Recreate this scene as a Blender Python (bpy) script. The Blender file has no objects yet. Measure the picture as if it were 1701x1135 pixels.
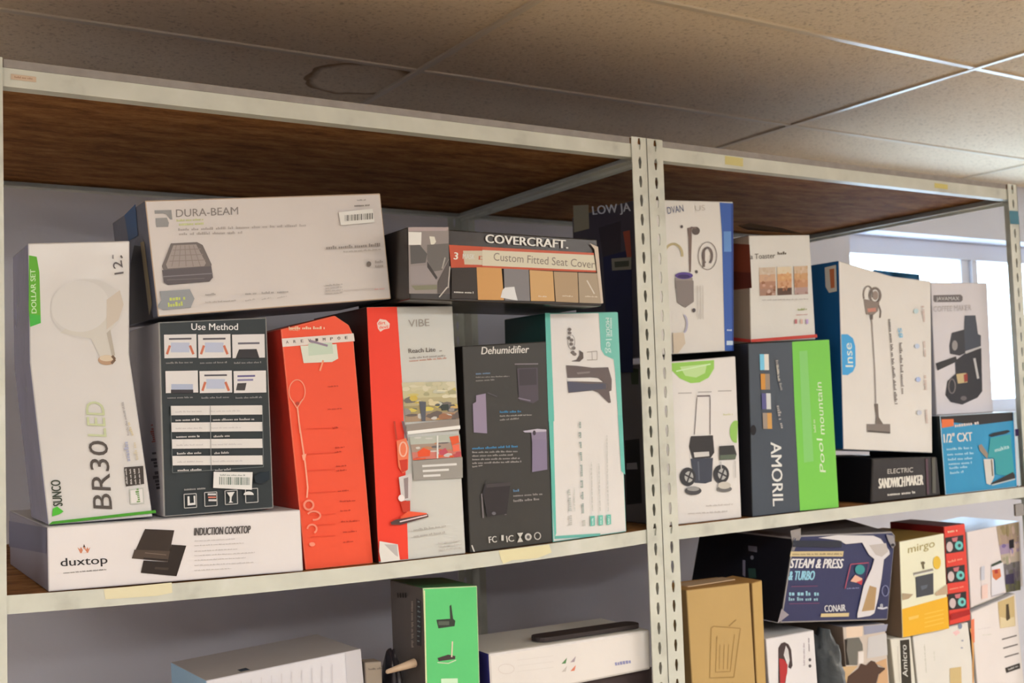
import bpy, bmesh, math, random
from mathutils import Vector, Matrix
random.seed(7)
SC = bpy.context.scene
COL = SC.collection

# ------------------------------------------------------------------ camera
CAM_F, CAM_YAW, CAM_PITCH, CAM_ROLL = 1840.24, .5596, .0564, -.0338
CAM_P = Vector((-1.4021, -1.7045, .2156))
IMG_W, IMG_H = 1701, 1135
_fw = Vector((math.sin(CAM_YAW) * math.cos(CAM_PITCH), math.cos(CAM_YAW) * math.cos(CAM_PITCH), math.sin(CAM_PITCH)))
_r0 = Vector((math.cos(CAM_YAW), -math.sin(CAM_YAW), 0))
_u0 = _r0.cross(_fw)
_rt = _r0 * math.cos(CAM_ROLL) + _u0 * math.sin(CAM_ROLL)
_up = -_r0 * math.sin(CAM_ROLL) + _u0 * math.cos(CAM_ROLL)
cam_d = bpy.data.cameras.new('camera')
cam_d.sensor_width = 36
cam_d.lens = CAM_F / IMG_W * 36
cam_d.clip_start = .05
cam_d.dof.use_dof = True
cam_d.dof.focus_distance = 1.65
cam_d.dof.aperture_fstop = 7.1
cam = bpy.data.objects.new('camera', cam_d)
COL.objects.link(cam)
cam.matrix_world = Matrix(((_rt.x, _up.x, -_fw.x, CAM_P.x), (_rt.y, _up.y, -_fw.y, CAM_P.y), (_rt.z, _up.z, -_fw.z, CAM_P.z), (0, 0, 0, 1)))
SC.camera = cam

# ------------------------------------------------------------------ world, exposure
SKY_STRENGTH = 9.0
LAMP_STRENGTH = 18.0
w = bpy.data.worlds.new('overcast_sky')
SC.world = w
w.use_nodes = True
w.node_tree.nodes['Background'].inputs[0].default_value = (.58, .79, 1.0, 1)
w.node_tree.nodes['Background'].inputs[1].default_value = SKY_STRENGTH
vs = SC.view_settings
vs.view_transform = 'Standard'
vs.look = 'None'
vs.exposure = .1
vs.gamma = 1
vs.use_curve_mapping = False

# ------------------------------------------------------------------ helpers: colour and material
E_LIGHT = (.97, .86, .735)          # light that falls on an upright front, used to turn a seen colour into a paint colour


def lin(c):
    c /= 255
    return c / 12.92 if c <= .04045 else ((c + .055) / 1.055) ** 2.4


def D(r, g, b):
    return tuple(min(.9, lin(v) / e) for v, e in zip((r, g, b), E_LIGHT))


MATS = {}


def mat(col, rough=.5, spec=.35, noise=.05, nscale=25, bump=.04, bscale=90, metal=0):
    key = (tuple(round(v, 4) for v in col), rough, spec, noise, nscale, bump, bscale, metal)
    if key in MATS:
        return MATS[key]
    m = bpy.data.materials.new('print')
    m.use_nodes = True
    nt = m.node_tree
    b = nt.nodes['Principled BSDF']
    b.inputs['Roughness'].default_value = rough
    b.inputs['Specular IOR Level'].default_value = spec
    b.inputs['Metallic'].default_value = metal
    if noise:
        tc = nt.nodes.new('ShaderNodeTexCoord')
        n = nt.nodes.new('ShaderNodeTexNoise')
        n.inputs['Scale'].default_value = nscale
        n.inputs['Detail'].default_value = 3
        nt.links.new(tc.outputs['Object'], n.inputs['Vector'])
        mx = nt.nodes.new('ShaderNodeMix')
        mx.data_type = 'RGBA'
        mx.inputs[6].default_value = (*[v * (1 - noise * 2) for v in col], 1)
        mx.inputs[7].default_value = (*[min(.95, v * (1 + noise)) for v in col], 1)
        nt.links.new(n.outputs['Fac'], mx.inputs[0])
        nt.links.new(mx.outputs[2], b.inputs['Base Color'])
        if bump:
            n2 = nt.nodes.new('ShaderNodeTexNoise')
            n2.inputs['Scale'].default_value = bscale
            nt.links.new(tc.outputs['Object'], n2.inputs['Vector'])
            bp = nt.nodes.new('ShaderNodeBump')
            bp.inputs['Strength'].default_value = bump
            bp.inputs['Distance'].default_value = .01
            nt.links.new(n2.outputs['Fac'], bp.inputs['Height'])
            nt.links.new(bp.outputs['Normal'], b.inputs['Normal'])
    else:
        b.inputs['Base Color'].default_value = (*col, 1)
    MATS[key] = m
    return m


def ink(c):
    return mat(D(*c), .45, .3, 0)


# ------------------------------------------------------------------ helpers: objects
def tag(o, label=None, cat=None, group=None, kind=None):
    for k, v in (('label', label), ('category', cat), ('group', group), ('kind', kind)):
        if v:
            o[k] = v
    return o


def empty(name, loc, label, cat, group=None, kind=None):
    o = bpy.data.objects.new(name, None)
    o.empty_display_size = .05
    COL.objects.link(o)
    o.location = loc
    return tag(o, label, cat, group, kind)


def mesh_obj(name, verts, faces, mats, parent=None, mi=None, smooth=False):
    off = parent.location if parent else Vector((0, 0, 0))
    if parent and parent.parent:
        off = off + parent.parent.location
    me = bpy.data.meshes.new(name)
    me.from_pydata([Vector(v) - off for v in verts], [], faces)
    for m in (mats if isinstance(mats, (list, tuple)) else [mats]):
        me.materials.append(m)
    if mi:
        me.polygons.foreach_set('material_index', mi)
    if smooth:
        me.polygons.foreach_set('use_smooth', [True] * len(faces))
    o = bpy.data.objects.new(name, me)
    COL.objects.link(o)
    if parent:
        o.parent = parent
    return o


def bm_obj(name, bm, mats, parent=None, smooth=False):
    off = parent.location if parent else Vector((0, 0, 0))
    if parent and parent.parent:
        off = off + parent.parent.location
    bmesh.ops.translate(bm, verts=bm.verts, vec=-off)
    me = bpy.data.meshes.new(name)
    bm.to_mesh(me)
    bm.free()
    for m in (mats if isinstance(mats, (list, tuple)) else [mats]):
        me.materials.append(m)
    if smooth:
        me.polygons.foreach_set('use_smooth', [True] * len(me.polygons))
    o = bpy.data.objects.new(name, me)
    COL.objects.link(o)
    if parent:
        o.parent = parent
    return o


def box_bm(x0, x1, y0, y1, z0, z1, bev=0):
    bm = bmesh.new()
    bmesh.ops.create_cube(bm, size=1, matrix=Matrix.Translation(((x0 + x1) / 2, (y0 + y1) / 2, (z0 + z1) / 2)) @ Matrix.Diagonal((x1 - x0, y1 - y0, z1 - z0, 1)))
    if bev:
        bmesh.ops.bevel(bm, geom=bm.edges[:], offset=bev, segments=1, affect='EDGES')
    return bm


def box(name, x0, x1, y0, y1, z0, z1, m, parent=None, bev=0):
    return bm_obj(name, box_bm(x0, x1, y0, y1, z0, z1, bev), m, parent)


# ------------------------------------------------------------------ helpers: a point of the photo -> a point of the place
def ray(px):
    return _fw + _rt * ((px[0] - IMG_W / 2) / CAM_F) - _up * ((px[1] - IMG_H / 2) / CAM_F)


def hit(px, n, c):
    d = ray(px)
    return CAM_P + d * ((c - n.dot(CAM_P)) / n.dot(d))


# ------------------------------------------------------------------ the setting
CEIL_Z, FLOOR_Z, WALL_Y = 1.0, -1.44, .90
RX0, RX1, RY0 = -4.6, 5.2, -6.2
GX, GY, TX, TY = -.213, -.045, 1.22, .61     # ceiling grid origin and tile size


def node_mat(name):
    m = bpy.data.materials.new(name)
    m.use_nodes = True
    return m, m.node_tree, m.node_tree.nodes['Principled BSDF']


def ramp(nt, fac, stops):
    r = nt.nodes.new('ShaderNodeValToRGB')
    r.color_ramp.elements[0].position, r.color_ramp.elements[0].color = stops[0][0], (*stops[0][1], 1)
    r.color_ramp.elements[1].position, r.color_ramp.elements[1].color = stops[-1][0], (*stops[-1][1], 1)
    for p, c in stops[1:-1]:
        e = r.color_ramp.elements.new(p)
        e.color = (*c, 1)
    nt.links.new(fac, r.inputs[0])
    return r.outputs[0]


def make_tile_mat(stain=False):
    m, nt, b = node_mat('ceiling_tile_fibre')
    g = nt.nodes.new('ShaderNodeNewGeometry')
    n = nt.nodes.new('ShaderNodeTexNoise')
    n.inputs['Scale'].default_value = 130
    n.inputs['Detail'].default_value = 4
    nt.links.new(g.outputs['Position'], n.inputs['Vector'])
    c = ramp(nt, n.outputs['Fac'], [(.3, (.50, .41, .30)), (.42, (.75, .635, .475)), (.7, (.80, .69, .53))])
    if stain:
        # a water mark: a ragged brown ring
        mp = nt.nodes.new('ShaderNodeMapping')
        mp.inputs['Location'].default_value = (.305, -.70, 0)
        nt.links.new(g.outputs['Position'], mp.inputs['Vector'])
        n2 = nt.nodes.new('ShaderNodeTexNoise')
        n2.inputs['Scale'].default_value = 9
        nt.links.new(g.outputs['Position'], n2.inputs['Vector'])
        sep = nt.nodes.new('ShaderNodeSeparateXYZ')
        nt.links.new(mp.outputs[0], sep.inputs[0])

        def mth(op, a, bb):
            k = nt.nodes.new('ShaderNodeMath')
            k.operation = op
            for i, v in enumerate((a, bb)):
                if isinstance(v, (int, float)):
                    k.inputs[i].default_value = v
                else:
                    nt.links.new(v, k.inputs[i])
            return k.outputs[0]
        ex = mth('DIVIDE', sep.outputs[0], .135)
        ey = mth('DIVIDE', sep.outputs[1], .13)
        rr = mth('SQRT', mth('ADD', mth('MULTIPLY', ex, ex), mth('MULTIPLY', ey, ey)), 0)
        rr = mth('ADD', rr, mth('MULTIPLY', mth('SUBTRACT', n2.outputs['Fac'], .5), .5))
        ring = ramp(nt, rr, [(.80, (1, 1, 1)), (.93, (.42, .33, .24)), (.99, (.42, .33, .24)), (1.0, (1, 1, 1))])
        mx = nt.nodes.new('ShaderNodeMix')
        mx.data_type = 'RGBA'
        mx.blend_type = 'MULTIPLY'
        mx.inputs[0].default_value = 1
        nt.links.new(c, mx.inputs[6])
        nt.links.new(ring, mx.inputs[7])
        c = mx.outputs[2]
    nt.links.new(c, b.inputs['Base Color'])
    b.inputs['Roughness'].default_value = .9
    bp = nt.nodes.new('ShaderNodeBump')
    bp.inputs['Strength'].default_value = .35
    bp.inputs['Distance'].default_value = .004
    nt.links.new(n.outputs['Fac'], bp.inputs['Height'])
    nt.links.new(bp.outputs['Normal'], b.inputs['Normal'])
    return m


M_TILE, M_TILE_STAIN = make_tile_mat(), make_tile_mat(True)
M_WALL = mat((.70, .72, .82), .7, .2, .04, 3, .05, 60)
M_FLOOR = mat((.52, .41, .27), .45, .3, .2, 2, .02, 30)
M_GRID = mat((.66, .58, .45), .3, .5, 0)
M_FRAME = mat((.68, .70, .76), .4, .4, .02, 5, 0)

box('floor', RX0, RX1, RY0, WALL_Y + .2, FLOOR_Z - .1, FLOOR_Z, M_FLOOR)['kind'] = 'structure'
box('wall_left', RX0 - .1, RX0, RY0, WALL_Y, FLOOR_Z, CEIL_Z + .12, M_WALL)['kind'] = 'structure'
box('wall_right', RX1, RX1 + .1, RY0, WALL_Y, FLOOR_Z, CEIL_Z + .12, M_WALL)['kind'] = 'structure'
box('wall_front', RX0, RX1, RY0 - .1, RY0, FLOOR_Z, CEIL_Z + .12, M_WALL)['kind'] = 'structure'

# back wall with the window opening
WX0, WX1, WZ0, WZ1, WD = 1.62, 4.42, .115, .785, .20
xs, zs_ = [RX0, WX0, WX1, RX1], [FLOOR_Z, WZ0, WZ1, CEIL_Z + .12]
vv, ff = [], []
for k, y in enumerate((WALL_Y, WALL_Y + WD)):
    for z in zs_:
        for x in xs:
            vv.append((x, y, z))
for k in (0, 16):
    for j in range(3):
        for i in range(3):
            if (i, j) != (1, 1):
                q = [k + j * 4 + i, k + j * 4 + i + 1, k + j * 4 + i + 5, k + j * 4 + i + 4]
                ff.append(q if k == 0 else q[::-1])
for a, bb in ((5, 6), (6, 10), (10, 9), (9, 5)):
    ff.append([a, bb, bb + 16, a + 16])
mesh_obj('wall_back', vv, ff, M_WALL)['kind'] = 'structure'

# ceiling: tiles in a metal grid
ceil = empty('ceiling', (0, 0, CEIL_Z), 'suspended ceiling of speckled fibre tiles', None, kind='structure')
LAMPS = [(-3, -4), (-3, -7), (-1, -4), (-1, -7), (1, -4), (1, -7), (3, -4), (3, -7)]
i0, i1 = math.floor((RX0 - GX) / TX), math.ceil((RX1 - GX) / TX)
j0, j1 = math.floor((RY0 - GY) / TY), math.ceil((WALL_Y - GY) / TY)
tile_me = {}
for i in range(i0, i1):
    for j in range(j0, j1):
        if (i, j) in LAMPS:
            continue
        x0, x1 = max(RX0, GX + i * TX), min(RX1, GX + (i + 1) * TX)
        y0, y1 = max(RY0, GY + j * TY), min(WALL_Y, GY + (j + 1) * TY)
        if x1 - x0 < .02 or y1 - y0 < .02:
            continue
        stained = (i, j) in ((-1, 1), (-1, 0))
        key = (round(x1 - x0, 3), round(y1 - y0, 3), stained)
        if key not in tile_me:
            bm = box_bm(-(x1 - x0) / 2 + .003, (x1 - x0) / 2 - .003, -(y1 - y0) / 2 + .003, (y1 - y0) / 2 - .003, .004, .02, .002)
            me = bpy.data.meshes.new('ceiling_tile')
            bm.to_mesh(me)
            bm.free()
            me.materials.append(M_TILE_STAIN if stained else M_TILE)
            tile_me[key] = me
        o = bpy.data.objects.new('ceiling_tile', tile_me[key])
        COL.objects.link(o)
        o.parent = ceil
        o.location = ((x0 + x1) / 2, (y0 + y1) / 2, random.uniform(-.0008, .0008))
for i in range(i0 + 1, i1):
    x = GX + i * TX
    box('grid_bar', x - .0085, x + .0085, RY0, WALL_Y, CEIL_Z - .001, CEIL_Z + .03, M_GRID, ceil, .001)
for j in range(j0 + 1, j1):
    y = GY + j * TY
    for i in range(i0, i1):
        box('grid_bar', max(RX0, GX + i * TX + .0085), min(RX1, GX + (i + 1) * TX - .0085), y - .0085, y + .0085, CEIL_Z, CEIL_Z + .03, M_GRID, ceil, .001)
box('ceiling_deck', RX0 - .1, RX1 + .1, RY0 - .1, WALL_Y + WD, CEIL_Z + .12, CEIL_Z + .2, M_WALL, ceil)

# ceiling lamps (troffers in the ceiling grid behind the camera)
m, nt, b = node_mat('lamp_diffuser')
b.inputs['Emission Color'].default_value = (1.0, .965, .91, 1)
b.inputs['Emission Strength'].default_value = LAMP_STRENGTH
M_LAMP = m
M_LAMPF = mat((.75, .75, .73), .4, .4, 0)
for k, (i, j) in enumerate(LAMPS):
    x0, x1 = GX + i * TX + .01, GX + (i + 1) * TX - .01
    y0, y1 = GY + j * TY + .01, GY + (j + 1) * TY - .01
    t = empty('ceiling_lamp', ((x0 + x1) / 2, (y0 + y1) / 2, CEIL_Z), 'recessed white ceiling lamp behind the camera', 'lamp', 'recessed ceiling lamps')
    fr = bmesh.new()
    vs_ = [fr.verts.new((x, y, CEIL_Z)) for x, y in ((x0, y0), (x1, y0), (x1, y1), (x0, y1))]
    vi_ = [fr.verts.new((x, y, CEIL_Z + .004)) for x, y in ((x0 + .03, y0 + .03), (x1 - .03, y0 + .03), (x1 - .03, y1 - .03), (x0 + .03, y1 - .03))]
    for q in range(4):
        fr.faces.new((vs_[q], vs_[(q + 1) % 4], vi_[(q + 1) % 4], vi_[q]))
    bm_obj('lamp_frame', fr, M_LAMPF, t)
    box('lamp_diffuser', x0 + .03, x1 - .03, y0 + .03, y1 - .03, CEIL_Z + .004, CEIL_Z + .01, M_LAMP, t)

# window in the back wall: frame, mullions, panes, sill
FY = WALL_Y + .10
win = empty('window_1', (WX0, FY, WZ0), 'long horizontal sliding window with pale frame in the back wall', None, kind='structure')
box('frame_head', WX0, WX1, FY, FY + .06, .717, WZ1, M_FRAME, win, .003)
box('frame_foot', WX0, WX1, FY, FY + .06, WZ0, .172, M_FRAME, win, .003)
MULL = [(WX0, 1.725), (2.37, 2.475), (3.12, 3.22), (3.86, 3.96), (WX1 - .06, WX1)]
for a, c in MULL:
    box('mullion', a, c, FY + .004, FY + .056, .172, .717, M_FRAME, win, .003)
    if a > WX0 and c < WX1:
        box('mullion_seam', (a + c) / 2 - .006, (a + c) / 2 + .006, FY - .012, FY + .004, .172, .717, M_FRAME, win, .002)
m, nt, b = node_mat('window_glass')
out = nt.nodes['Material Output']
tr = nt.nodes.new('ShaderNodeBsdfTransparent')
gl = nt.nodes.new('ShaderNodeBsdfGlossy')
gl.inputs['Roughness'].default_value = .02
ms = nt.nodes.new('ShaderNodeMixShader')
ms.inputs[0].default_value = .05
nt.links.new(tr.outputs[0], ms.inputs[1])
nt.links.new(gl.outputs[0], ms.inputs[2])
nt.links.new(ms.outputs[0], out.inputs['Surface'])
M_GLASS = m
for (a, c), (a2, c2) in zip(MULL, MULL[1:]):
    box('pane', c - .004, a2 + .004, FY + .028, FY + .032, .168, .721, M_GLASS, win)
box('window_sill', WX0, WX1, WALL_Y - .02, FY, WZ0 - .018, WZ0 + .004, M_FRAME, win, .003)

# ------------------------------------------------------------------ shelving
W, DEP = 1.2186, .762
ZT0, ZT1 = .696, .7233
LOW_Z = -.57


def paint_mat():
    m, nt, b = node_mat('putty_paint')
    tc = nt.nodes.new('ShaderNodeTexCoord')
    n = nt.nodes.new('ShaderNodeTexNoise')
    n.inputs['Scale'].default_value = 14
    n.inputs['Detail'].default_value = 6
    nt.links.new(tc.outputs['Object'], n.inputs['Vector'])
    a = D(207, 200, 178)
    c = ramp(nt, n.outputs['Fac'], [(.25, tuple(v * .72 for v in a)), (.42, tuple(v * .93 for v in a)), (.6, a), (.8, D(218, 210, 192))])
    nt.links.new(c, b.inputs['Base Color'])
    b.inputs['Roughness'].default_value = .42
    return m


def board_mat():
    m, nt, b = node_mat('chipboard')
    tc = nt.nodes.new('ShaderNodeTexCoord')
    mp = nt.nodes.new('ShaderNodeMapping')
    mp.inputs['Scale'].default_value = (3.0, 9, 9)
    nt.links.new(tc.outputs['Object'], mp.inputs['Vector'])
    n = nt.nodes.new('ShaderNodeTexNoise')
    n.inputs['Scale'].default_value = 3.4
    n.inputs['Detail'].default_value = 9
    n.inputs['Roughness'].default_value = .78
    nt.links.new(mp.outputs[0], n.inputs['Vector'])
    c = ramp(nt, n.outputs['Fac'], [(.3, (.09, .036, .012)), (.45, (.22, .095, .032)), (.55, (.32, .15, .052)), (.72, (.46, .25, .10))])
    nt.links.new(c, b.inputs['Base Color'])
    b.inputs['Roughness'].default_value = .85
    b.inputs['Specular IOR Level'].default_value = .15
    return m


M_PAINT, M_BOARD = paint_mat(), board_mat()
M_EDGE = mat((.36, .34, .33), .7, .2, .15, 40, 0)
M_STEEL = mat((.35, .33, .30), .35, .5, 0, metal=.8)


def sag(x):
    if x < 0:
        p = ((-1.2, -.027), (-.55, -.0445), (-.04, -.0372))
        s = 0
        for i in range(3):
            t = p[i][1]
            for j in range(3):
                if j != i:
                    t *= (x - p[j][0]) / (p[i][0] - p[j][0])
            s += t
        return s
    return -.0372


def post_bm(xa, xb, side_x, ytip, yside, z0, z1):
    """angle post: slotted front flange from xa to xb at y=ytip and a side flange at side_x"""
    bm = bmesh.new()
    xc = (xa + xb) / 2
    p = .0381
    k0, k1 = math.ceil(z0 / p), math.floor(z1 / p)
    edges = [z0] + [(k + .5) * p for k in range(k0, k1)] + [z1]
    rows = []
    for i, k in enumerate(range(k0, k1 + 1)):
        a, c, zc = edges[i], edges[i + 1], k * p
        o = [(xa, a), (xb, a), (xb, zc), (xb, c), (xa, c), (xa, zc)]
        h = [(xc - .0018, zc - .0115), (xc + .0018, zc - .0115), (xc + .0042, zc + .002), (xc + .0022, zc + .0115), (xc - .0022, zc + .0115), (xc - .0042, zc + .002)]
        ov = [bm.verts.new((x, ytip, z)) for x, z in o]
        hv = [bm.verts.new((x, ytip, z)) for x, z in h]
        for q in range(6):
            bm.faces.new((ov[q], ov[(q + 1) % 6], hv[(q + 1) % 6], hv[q]))
    bmesh.ops.remove_doubles(bm, verts=bm.verts, dist=1e-5)
    # side flange
    v = [bm.verts.new(c) for c in ((side_x, ytip, z0), (side_x, yside, z0), (side_x, yside, z1), (side_x, ytip, z1))]
    bm.faces.new(v)
    bmesh.ops.recalc_face_normals(bm, faces=bm.faces)
    bmesh.ops.solidify(bm, geom=bm.faces[:], thickness=.0018)
    return bm


def beam_bm(xa, xb, y, inward, zf, h, n=14):
    """beam along x: upright face plus a ledge under the board; zf(x) gives its top edge"""
    bm = bmesh.new()
    prof = [(0, 0), (0, -h), (inward * .024, -h), (inward * .024, -h + .002), (inward * .0022, -h + .002), (inward * .0022, 0)]
    rings = []
    for i in range(n + 1):
        x = xa + (xb - xa) * i / n
        rings.append([bm.verts.new((x, y + dy, zf(x) + dz)) for dy, dz in prof])
    for a, c in zip(rings, rings[1:]):
        for q in range(6):
            bm.faces.new((a[q], a[(q + 1) % 6], c[(q + 1) % 6], c[q]))
    bm.faces.new(rings[0])
    bm.faces.new(rings[-1][::-1])
    bmesh.ops.recalc_face_normals(bm, faces=bm.faces)
    return bm


def board_bm(xa, xb, ya, yb, zf, t, n=14):
    bm = bmesh.new()
    rings = []
    for i in range(n + 1):
        x = xa + (xb - xa) * i / n
        z = zf(x)
        rings.append([bm.verts.new(c) for c in ((x, ya, z), (x, ya, z - t), (x, yb, z - t), (x, yb, z))])
    for a, c in zip(rings, rings[1:]):
        for q in range(4):
            bm.faces.new((a[q], a[(q + 1) % 4], c[(q + 1) % 4], c[q]))
    bm.faces.new(rings[0])
    bm.faces.new(rings[-1][::-1])
    bmesh.ops.recalc_face_normals(bm, faces=bm.faces)
    return bm


def shelving(xa, xb, label):
    t = empty('shelving_unit', ((xa + xb) / 2, DEP / 2, FLOOR_Z), label, 'shelving', 'steel shelving units standing end to end')
    fw = .0385
    for (a, c, s) in ((xa, xa + fw, xa), (xb - fw, xb, xb)):
        bm_obj('post', post_bm(a, c, s, 0, .0385, FLOOR_Z, .737), M_PAINT, t)
        bm_obj('post', post_bm(a, c, s, DEP, DEP - .0385, FLOOR_Z, .737), M_PAINT, t)
    levels = [(lambda x: ZT1, 'top'), (sag, 'mid'), (lambda x: LOW_Z, 'low'), (lambda x: -1.3, 'base')]
    for zf, kind in levels:
        h = .0273 if kind == 'top' else .026
        bm_obj('front_beam', beam_bm(xa + .002, xb - .002, .0035, 1, zf, h), M_PAINT, t)
        bm_obj('rear_beam', beam_bm(xa + .002, xb - .002, DEP - .0035, -1, zf, h), M_PAINT, t)
        for x0 in (xa + .003, xb - .005):
            z = zf(x0)
            box('side_beam', x0, x0 + .002, .006, DEP - .006, z - .036, z - .004, M_PAINT, t)
            xl = x0 if x0 < (xa + xb) / 2 else x0 - .022
            box('side_beam_ledge', xl, xl + .024, .03, DEP - .03, z - h - .002, z - h, M_PAINT, t)
        if kind == 'top':
            bm_obj('shelf_board', board_bm(xa + .007, xb - .007, .0062, DEP - .0062, lambda x: .736, .0265), M_BOARD, t)
            box('board_edge_strip', xa + .04, xb - .04, .004, .0062, ZT1 + .0005, .736, M_EDGE, t)
        else:
            bm_obj('shelf_board', board_bm(xa + .007, xb - .007, .0062, DEP - .0062, lambda x, zf=zf: zf(x) - .0006, .016), M_BOARD, t)
    return t


unit_l = shelving(-W, -.001, 'beige steel shelving bay with the orange red box on its middle shelf')
unit_r = shelving(.001, W, 'beige steel shelving bay ending near the bright window')

# ------------------------------------------------------------------ cartons and their print
GLYPH = {}


def glyphs(s, bold):
    key = (s, bold)
    if key not in GLYPH:
        cu = bpy.data.curves.new('t', 'FONT')
        cu.body = s
        cu.size = 1
        cu.resolution_u = 3
        cu.fill_mode = 'FRONT'
        o = bpy.data.objects.new('t', cu)
        COL.objects.link(o)
        bpy.context.view_layer.update()
        me = bpy.data.meshes.new_from_object(o.evaluated_get(bpy.context.evaluated_depsgraph_get()))
        v = [(p.co.x, p.co.y) for p in me.vertices]
        f = [list(p.vertices) for p in me.polygons]
        bpy.data.objects.remove(o)
        bpy.data.curves.remove(cu)
        bpy.data.meshes.remove(me)
        xs = [p[0] for p in v]
        a, c = min(xs), max(xs)
        GLYPH[key] = ([((x - a) / (c - a), y / .69) for x, y in v], f)
    return GLYPH[key]


class Face:
    """a flat side of a carton: print is laid on it, a hair above the board"""

    def __init__(s, root, n, c):
        s.root, s.n, s.c, s.k = root, n, c, 0

    def pt(s, px, off=0):
        return hit(px, s.n, s.c) - s.n * off


class Art:
    """printed artwork of one face; coordinates are those of a magnified view: origin (ox, oy), scale sc"""

    def __init__(s, face, ox=0, oy=0, sc=1):
        s.f, s.o, s.sc = face, (ox, oy), sc
        s.v, s.q, s.mi, s.ms = [], [], [], []

    def _m(s, c):
        m = c if isinstance(c, bpy.types.Material) else ink(c)
        if m not in s.ms:
            s.ms.append(m)
        return s.ms.index(m)

    def _p(s, p):
        return (s.o[0] + p[0] / s.sc, s.o[1] + p[1] / s.sc)

    def poly(s, c, pts, step=True):
        if step:
            s.f.k += 1
        off = .0005 + s.f.k * .00009
        b = len(s.v)
        s.v += [s.f.pt(s._p(p), off) for p in pts]
        s.q.append(list(range(b, b + len(pts))))
        s.mi.append(s._m(c))
        return s

    def rect(s, c, x0, y0, x1, y1, sl=0, sh=0, step=True):
        """upright patch; sl: drop of its level edges per unit of width, sh: shift of its upright edges per unit of height"""
        d = (x1 - x0) * sl
        e = (y1 - y0) * sh
        return s.poly(c, [(x0, y0), (x1, y0 + d), (x1 + e, y1 + d), (x0 + e, y1)], step)

    def line(s, c, pts, wd, step=True):
        if step:
            s.f.k += 1
        for (x0, y0), (x1, y1) in zip(pts, pts[1:]):
            L = math.hypot(x1 - x0, y1 - y0) or 1
            nx, ny = -(y1 - y0) / L * wd / 2, (x1 - x0) / L * wd / 2
            s.poly(c, [(x0 + nx, y0 + ny), (x1 + nx, y1 + ny), (x1 - nx, y1 - ny), (x0 - nx, y0 - ny)], False)
        return s

    def disc(s, c, cx, cy, rx, ry, rot=0, n=22, a0=0, a1=360):
        P = []
        for i in range(n + (a1 - a0 < 360)):
            t = math.radians(a0 + (a1 - a0) * i / n)
            x, y = rx * math.cos(t), ry * math.sin(t)
            P.append((cx + x * math.cos(rot) - y * math.sin(rot), cy + x * math.sin(rot) + y * math.cos(rot)))
        return s.poly(c, P)

    def ring(s, c, cx, cy, rx, ry, wd, a0=0, a1=360, n=26):
        return s.line(c, [(cx + rx * math.cos(math.radians(a0 + (a1 - a0) * i / n)), cy + ry * math.sin(math.radians(a0 + (a1 - a0) * i / n))) for i in range(n + 1)], wd)

    def text(s, c, st, p0, p1, h, bold=0.0, up=None, step=True):
        if step:
            s.f.k += 1
        off = .0005 + s.f.k * .00009
        dx, dy = p1[0] - p0[0], p1[1] - p0[1]
        L = math.hypot(dx, dy)
        ux, uy = up if up else (dy / L, -dx / L)
        V, F = glyphs(st, 0)
        mi = s._m(c)
        w_ = max(0, bold) * h * 1.4
        s.f.k += 1 if w_ else 0
        for k in ((-1, 0, 1) if w_ > 0 else (0,)):          # heavier lettering: the strokes are widened
            b = len(s.v)
            ox, oy = dx / L * w_ * k, dy / L * w_ * k
            for x, y in V:
                s.v.append(s.f.pt(s._p((p0[0] + ox + dx * x + ux * h * y, p0[1] + oy + dy * x + uy * h * y)), off + (0, .00005, .0001)[k] ))
            for f in F:
                s.q.append([b + i for i in f])
                s.mi.append(mi)
        return s

    def bars(s, c, p0, p1, th, seed=0, gap=.3):
        """a line of print too small to read: words of small letter-like strokes"""
        r = random.Random(seed * 77 + 5)
        s.f.k += 1
        dx, dy = p1[0] - p0[0], p1[1] - p0[1]
        L = math.hypot(dx, dy)
        ux, uy = dx / L, dy / L
        nx, ny = uy, -ux
        t = 0
        while t < L - .3 * th:
            for k in range(r.randint(3, 8)):
                wd = th * r.uniform(.34, .6)
                if t + wd > L:
                    break
                h0, h1 = -.5, r.choice((.12, .12, .2, .5))
                q = [(t, h0), (t + wd, h0), (t + wd, h1), (t, h1)]
                s.poly(c, [(p0[0] + ux * a_ + nx * th * b_, p0[1] + uy * a_ + ny * th * b_) for a_, b_ in q], False)
                t += wd + th * .16
            t += th * (.35 + gap * .6)
        return s

    def barcode(s, c, x0, y0, x1, y1, sl=0, seed=1):
        r = random.Random(seed)
        s.f.k += 1
        x = x0
        while x < x1 - 1:
            wd = r.choice((1, 1, 2, 3)) * (x1 - x0) / 60
            d = (x - x0) * sl
            s.poly(c, [(x, y0 + d), (x + wd, y0 + d), (x + wd, y1 + d), (x, y1 + d)], False)
            x += wd + r.choice((1, 1, 2)) * (x1 - x0) / 60
        return s

    def mosaic(s, cols, quad, nx, ny, seed=0):
        """a printed photo: bands of colour (top to bottom) with rounded patches over them"""
        r = random.Random(seed)
        s.f.k += 1
        (ax, ay), (bx, by), (cx, cy), (dx, dy) = quad

        def q(u, v):
            u, v = max(0, min(1, u)), max(0, min(1, v))
            return ((ax * (1 - u) + bx * u) * (1 - v) + (dx * (1 - u) + cx * u) * v, (ay * (1 - u) + by * u) * (1 - v) + (dy * (1 - u) + cy * u) * v)
        nb = len(cols)
        for j, row in enumerate(cols):
            c = tuple(sum(t[i] for t in row) // len(row) for i in range(3))
            s.poly(c, [q(0, j / nb), q(1, j / nb), q(1, (j + 1) / nb), q(0, (j + 1) / nb)], False)
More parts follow.
